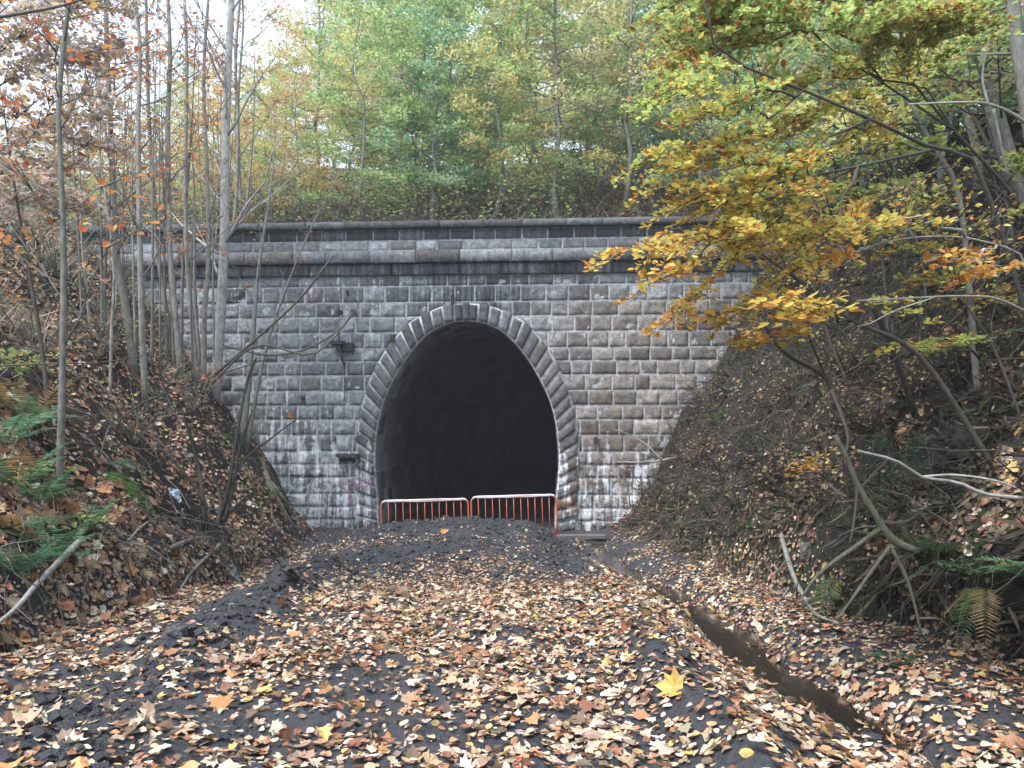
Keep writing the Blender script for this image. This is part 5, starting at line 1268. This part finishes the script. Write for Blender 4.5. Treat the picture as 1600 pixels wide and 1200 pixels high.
M_ROCK = mat_attr('damp_rock', .8, .3, .8, 14, .8)
rock('stone_block', 'muddy square stone block at the end of the mud heap beside the barrier foot', pw(897, 858, 17.6), (.55, .5, .42), (.06, .057, .052), 821, M_ROCK)
rock('stone_block', 'dark boulder wedged at the ditch end under the plank', pw(968, 850, 17.9), (.5, .5, .35), (.035, .033, .03), 822, M_ROCK)
h = hit(1408, 640); rock('stone_block', 'brown slab-like rock jutting from the dark bank', h + [0, .1, 0], (.35, .4, .25), (.07, .06, .05), 823, M_ROCK)
h = hit(1490, 690); rock('stone_block', 'large mossy boulder above the leaf ledge', h + [0, .25, -.1], (.38, .4, .3), (.035, .038, .026), 824, M_ROCK)
h = hit(1545, 680); rock('stone_block', 'mossy boulder at the shaded edge, next to the large one', h + [0, .25, -.1], (.34, .4, .26), (.03, .034, .022), 825, M_ROCK)
h = hit(1262, 862); rock('stone_block', 'small grey stone stuck in the soil below the hollow', h + [0, .03, 0], (.12, .14, .2), (.12, .11, .10), 826, M_ROCK)
h = hit(275, 995); rock('stone_block', 'small dark stone half sunk in the churned mud', h + [0, 0, 0], (.16, .14, .13), (.06, .06, .058), 828, M_ROCK)

def rag(name, label, px, py, s, col, seed, cat):
    rng = np.random.default_rng(seed); n = 14; a, b = np.meshgrid(np.linspace(-1, 1, n), np.linspace(-1, 1, n)); h0 = hit(px, py)
    nn = unit(gnorm(np.array([h0[0]]), np.array([h0[1]]))[0] + np.array([0, -.9, .2])); X = unit(np.cross([0, 0, 1.0], nn)); Yv = np.cross(nn, X)
    rad = 1 - .25 * np.abs(vnoise(a * 2 + seed, b * 2, None, seed))
    hh = .35 * fbm(a * 1.6 + seed, b * 1.6, None, seed, 4) + .35 * (1 - a ** 2) * (1 - b ** 2)
    V = s / 2 * ((a * rad)[..., None] * X + (b * rad * 1.2)[..., None] * Yv + hh[..., None] * nn); V2 = V - nn * .008
    m = n * n; i = (np.arange(n - 1)[:, None] * n + np.arange(n - 1)).ravel(); Q = np.stack([i, i + 1, i + n + 1, i + n], 1)
    mb = MB(); mb.add(np.vstack([V.reshape(-1, 3), V2.reshape(-1, 3)]), [Q, Q[:, ::-1] + m], np.vstack([np.repeat([col], m, 0) * (1 + .25 * vnoise(a * 3, b * 3, None, 5)).reshape(-1, 1)] * 2)); o = mb.build(name, M_PLASTIC); o.location = tuple(h0 + nn * .03); return tag(o, label, cat)
rag('plastic_bag', 'crumpled white and pale blue plastic bag caught on the leafy slope', 270, 776, .22, (.42, .50, .58), 831, 'bag')
rag('drink_can', 'crushed blue-grey can lying at the edge of the leafy path', 362, 903, .17, (.10, .11, .16), 832, 'can')

# single big leaves that stand out
def big_leaf(label, px, py, s, col, seed):
    rng = np.random.default_rng(seed); h0 = hit(px, py); mb = MB(); N = gnorm(np.array([h0[0]]), np.array([h0[1]])) + np.array([[0, -.55, 0]])
    place_leaves(mb, np.zeros((1, 3)), N, np.array([[rng.normal(), .4, rng.normal() * .3]]), s, np.array([col]), T_MA, rng, .5); o = mb.build('maple_leaf', M_DEAD, smooth=False); o.location = tuple(h0 + np.array([0, 0, .045])); tag(o, label, 'leaf')
big_leaf('large bright yellow maple leaf lying on the mud track', 1045, 1085, .165, (.46, .31, .08), 841)
big_leaf('big orange-brown maple leaf standing up in the wet mud', 340, 1108, .15, (.34, .16, .06), 842)
big_leaf('big tan maple leaf flat on the mud in the near corner', 40, 1138, .17, (.42, .30, .20), 843)
big_leaf('brown maple leaf with curled lobes near the ditch corner', 1580, 1170, .15, (.30, .16, .09), 844)
big_leaf('orange maple leaf leaning on the mud heap below the barriers', 696, 834, .16, (.44, .20, .06), 845)

# ------------------------------------------------------------------ light, sky, camera
def build_light():
    w = bpy.data.worlds.new('World'); SC.world = w; w.use_nodes = True; t = w.node_tree; t.nodes.clear()
    el, az = math.radians(58), math.radians(232)          # veiled sun high over the viewer's left shoulder
    sky = t.nodes.new('ShaderNodeTexSky'); sky.sky_type = 'NISHITA'; sky.sun_disc = False; sky.sun_elevation = el; sky.sun_rotation = az; sky.dust_density = 1.0; sky.air_density = 1.0
    hs = t.nodes.new('ShaderNodeHueSaturation'); hs.inputs['Saturation'].default_value = .58; hs.inputs['Value'].default_value = 1.0
    bg = t.nodes.new('ShaderNodeBackground'); bg.inputs[1].default_value = .15; out = t.nodes.new('ShaderNodeOutputWorld')
    t.links.new(sky.outputs[0], hs.inputs['Color']); t.links.new(hs.outputs[0], bg.inputs[0]); t.links.new(bg.outputs[0], out.inputs[0])
    d = bpy.data.lights.new('sun', 'SUN'); d.energy = 1.5; d.angle = math.radians(28); d.color = (1, .99, .97)
    o = bpy.data.objects.new('sun', d); COL.objects.link(o)
    # direction towards the sun: Nishita rotation is measured from +Y towards +X
    v = np.array([math.sin(az) * math.cos(el), math.cos(az) * math.cos(el), math.sin(el)])
    from mathutils import Vector
    o.rotation_euler = Vector(v).to_track_quat('Z', 'Y').to_euler()
build_light()
def build_haze():
    mb = MB(); P = np.array([(a, b, c) for a in (-60, 60) for b in (-14, 118) for c in (-3, 45)], float)
    mb.add(P, [np.array([(0, 1, 3, 2), (4, 6, 7, 5), (0, 4, 5, 1), (2, 3, 7, 6), (0, 2, 6, 4), (1, 5, 7, 3)])])
    m = bpy.data.materials.new('mist'); m.use_nodes = True; t = m.node_tree; t.nodes.clear(); o = t.nodes.new('ShaderNodeOutputMaterial'); v = t.nodes.new('ShaderNodeVolumePrincipled')
    v.inputs['Color'].default_value = (.93, .96, 1, 1); v.inputs['Density'].default_value = HAZE; v.inputs['Anisotropy'].default_value = .2; t.links.new(v.outputs[0], o.inputs['Volume'])
    tag(mb.build('haze', m, smooth=False), kind='stuff')
HAZE = .0014
if HAZE: build_haze()
cam = bpy.data.cameras.new('camera'); cam.sensor_width = 36; cam.lens = 36 * F_PX / 1600; cam.shift_y = (HOR - 600) / 1600; cam.clip_end = 400; cam.clip_start = .05
co = bpy.data.objects.new('camera', cam); COL.objects.link(co); co.location = (0, 0, CAMZ); co.rotation_euler = (math.pi / 2, 0, 0); SC.camera = co
SC.view_settings.view_transform = 'Standard'; SC.view_settings.look = 'None'; SC.view_settings.exposure = 2.0; SC.view_settings.gamma = 1
SC.cycles.max_bounces = 6; SC.cycles.diffuse_bounces = 3; SC.cycles.glossy_bounces = 2; SC.cycles.transmission_bounces = 3; SC.cycles.use_denoising = True; SC.cycles.sample_clamp_indirect = 8
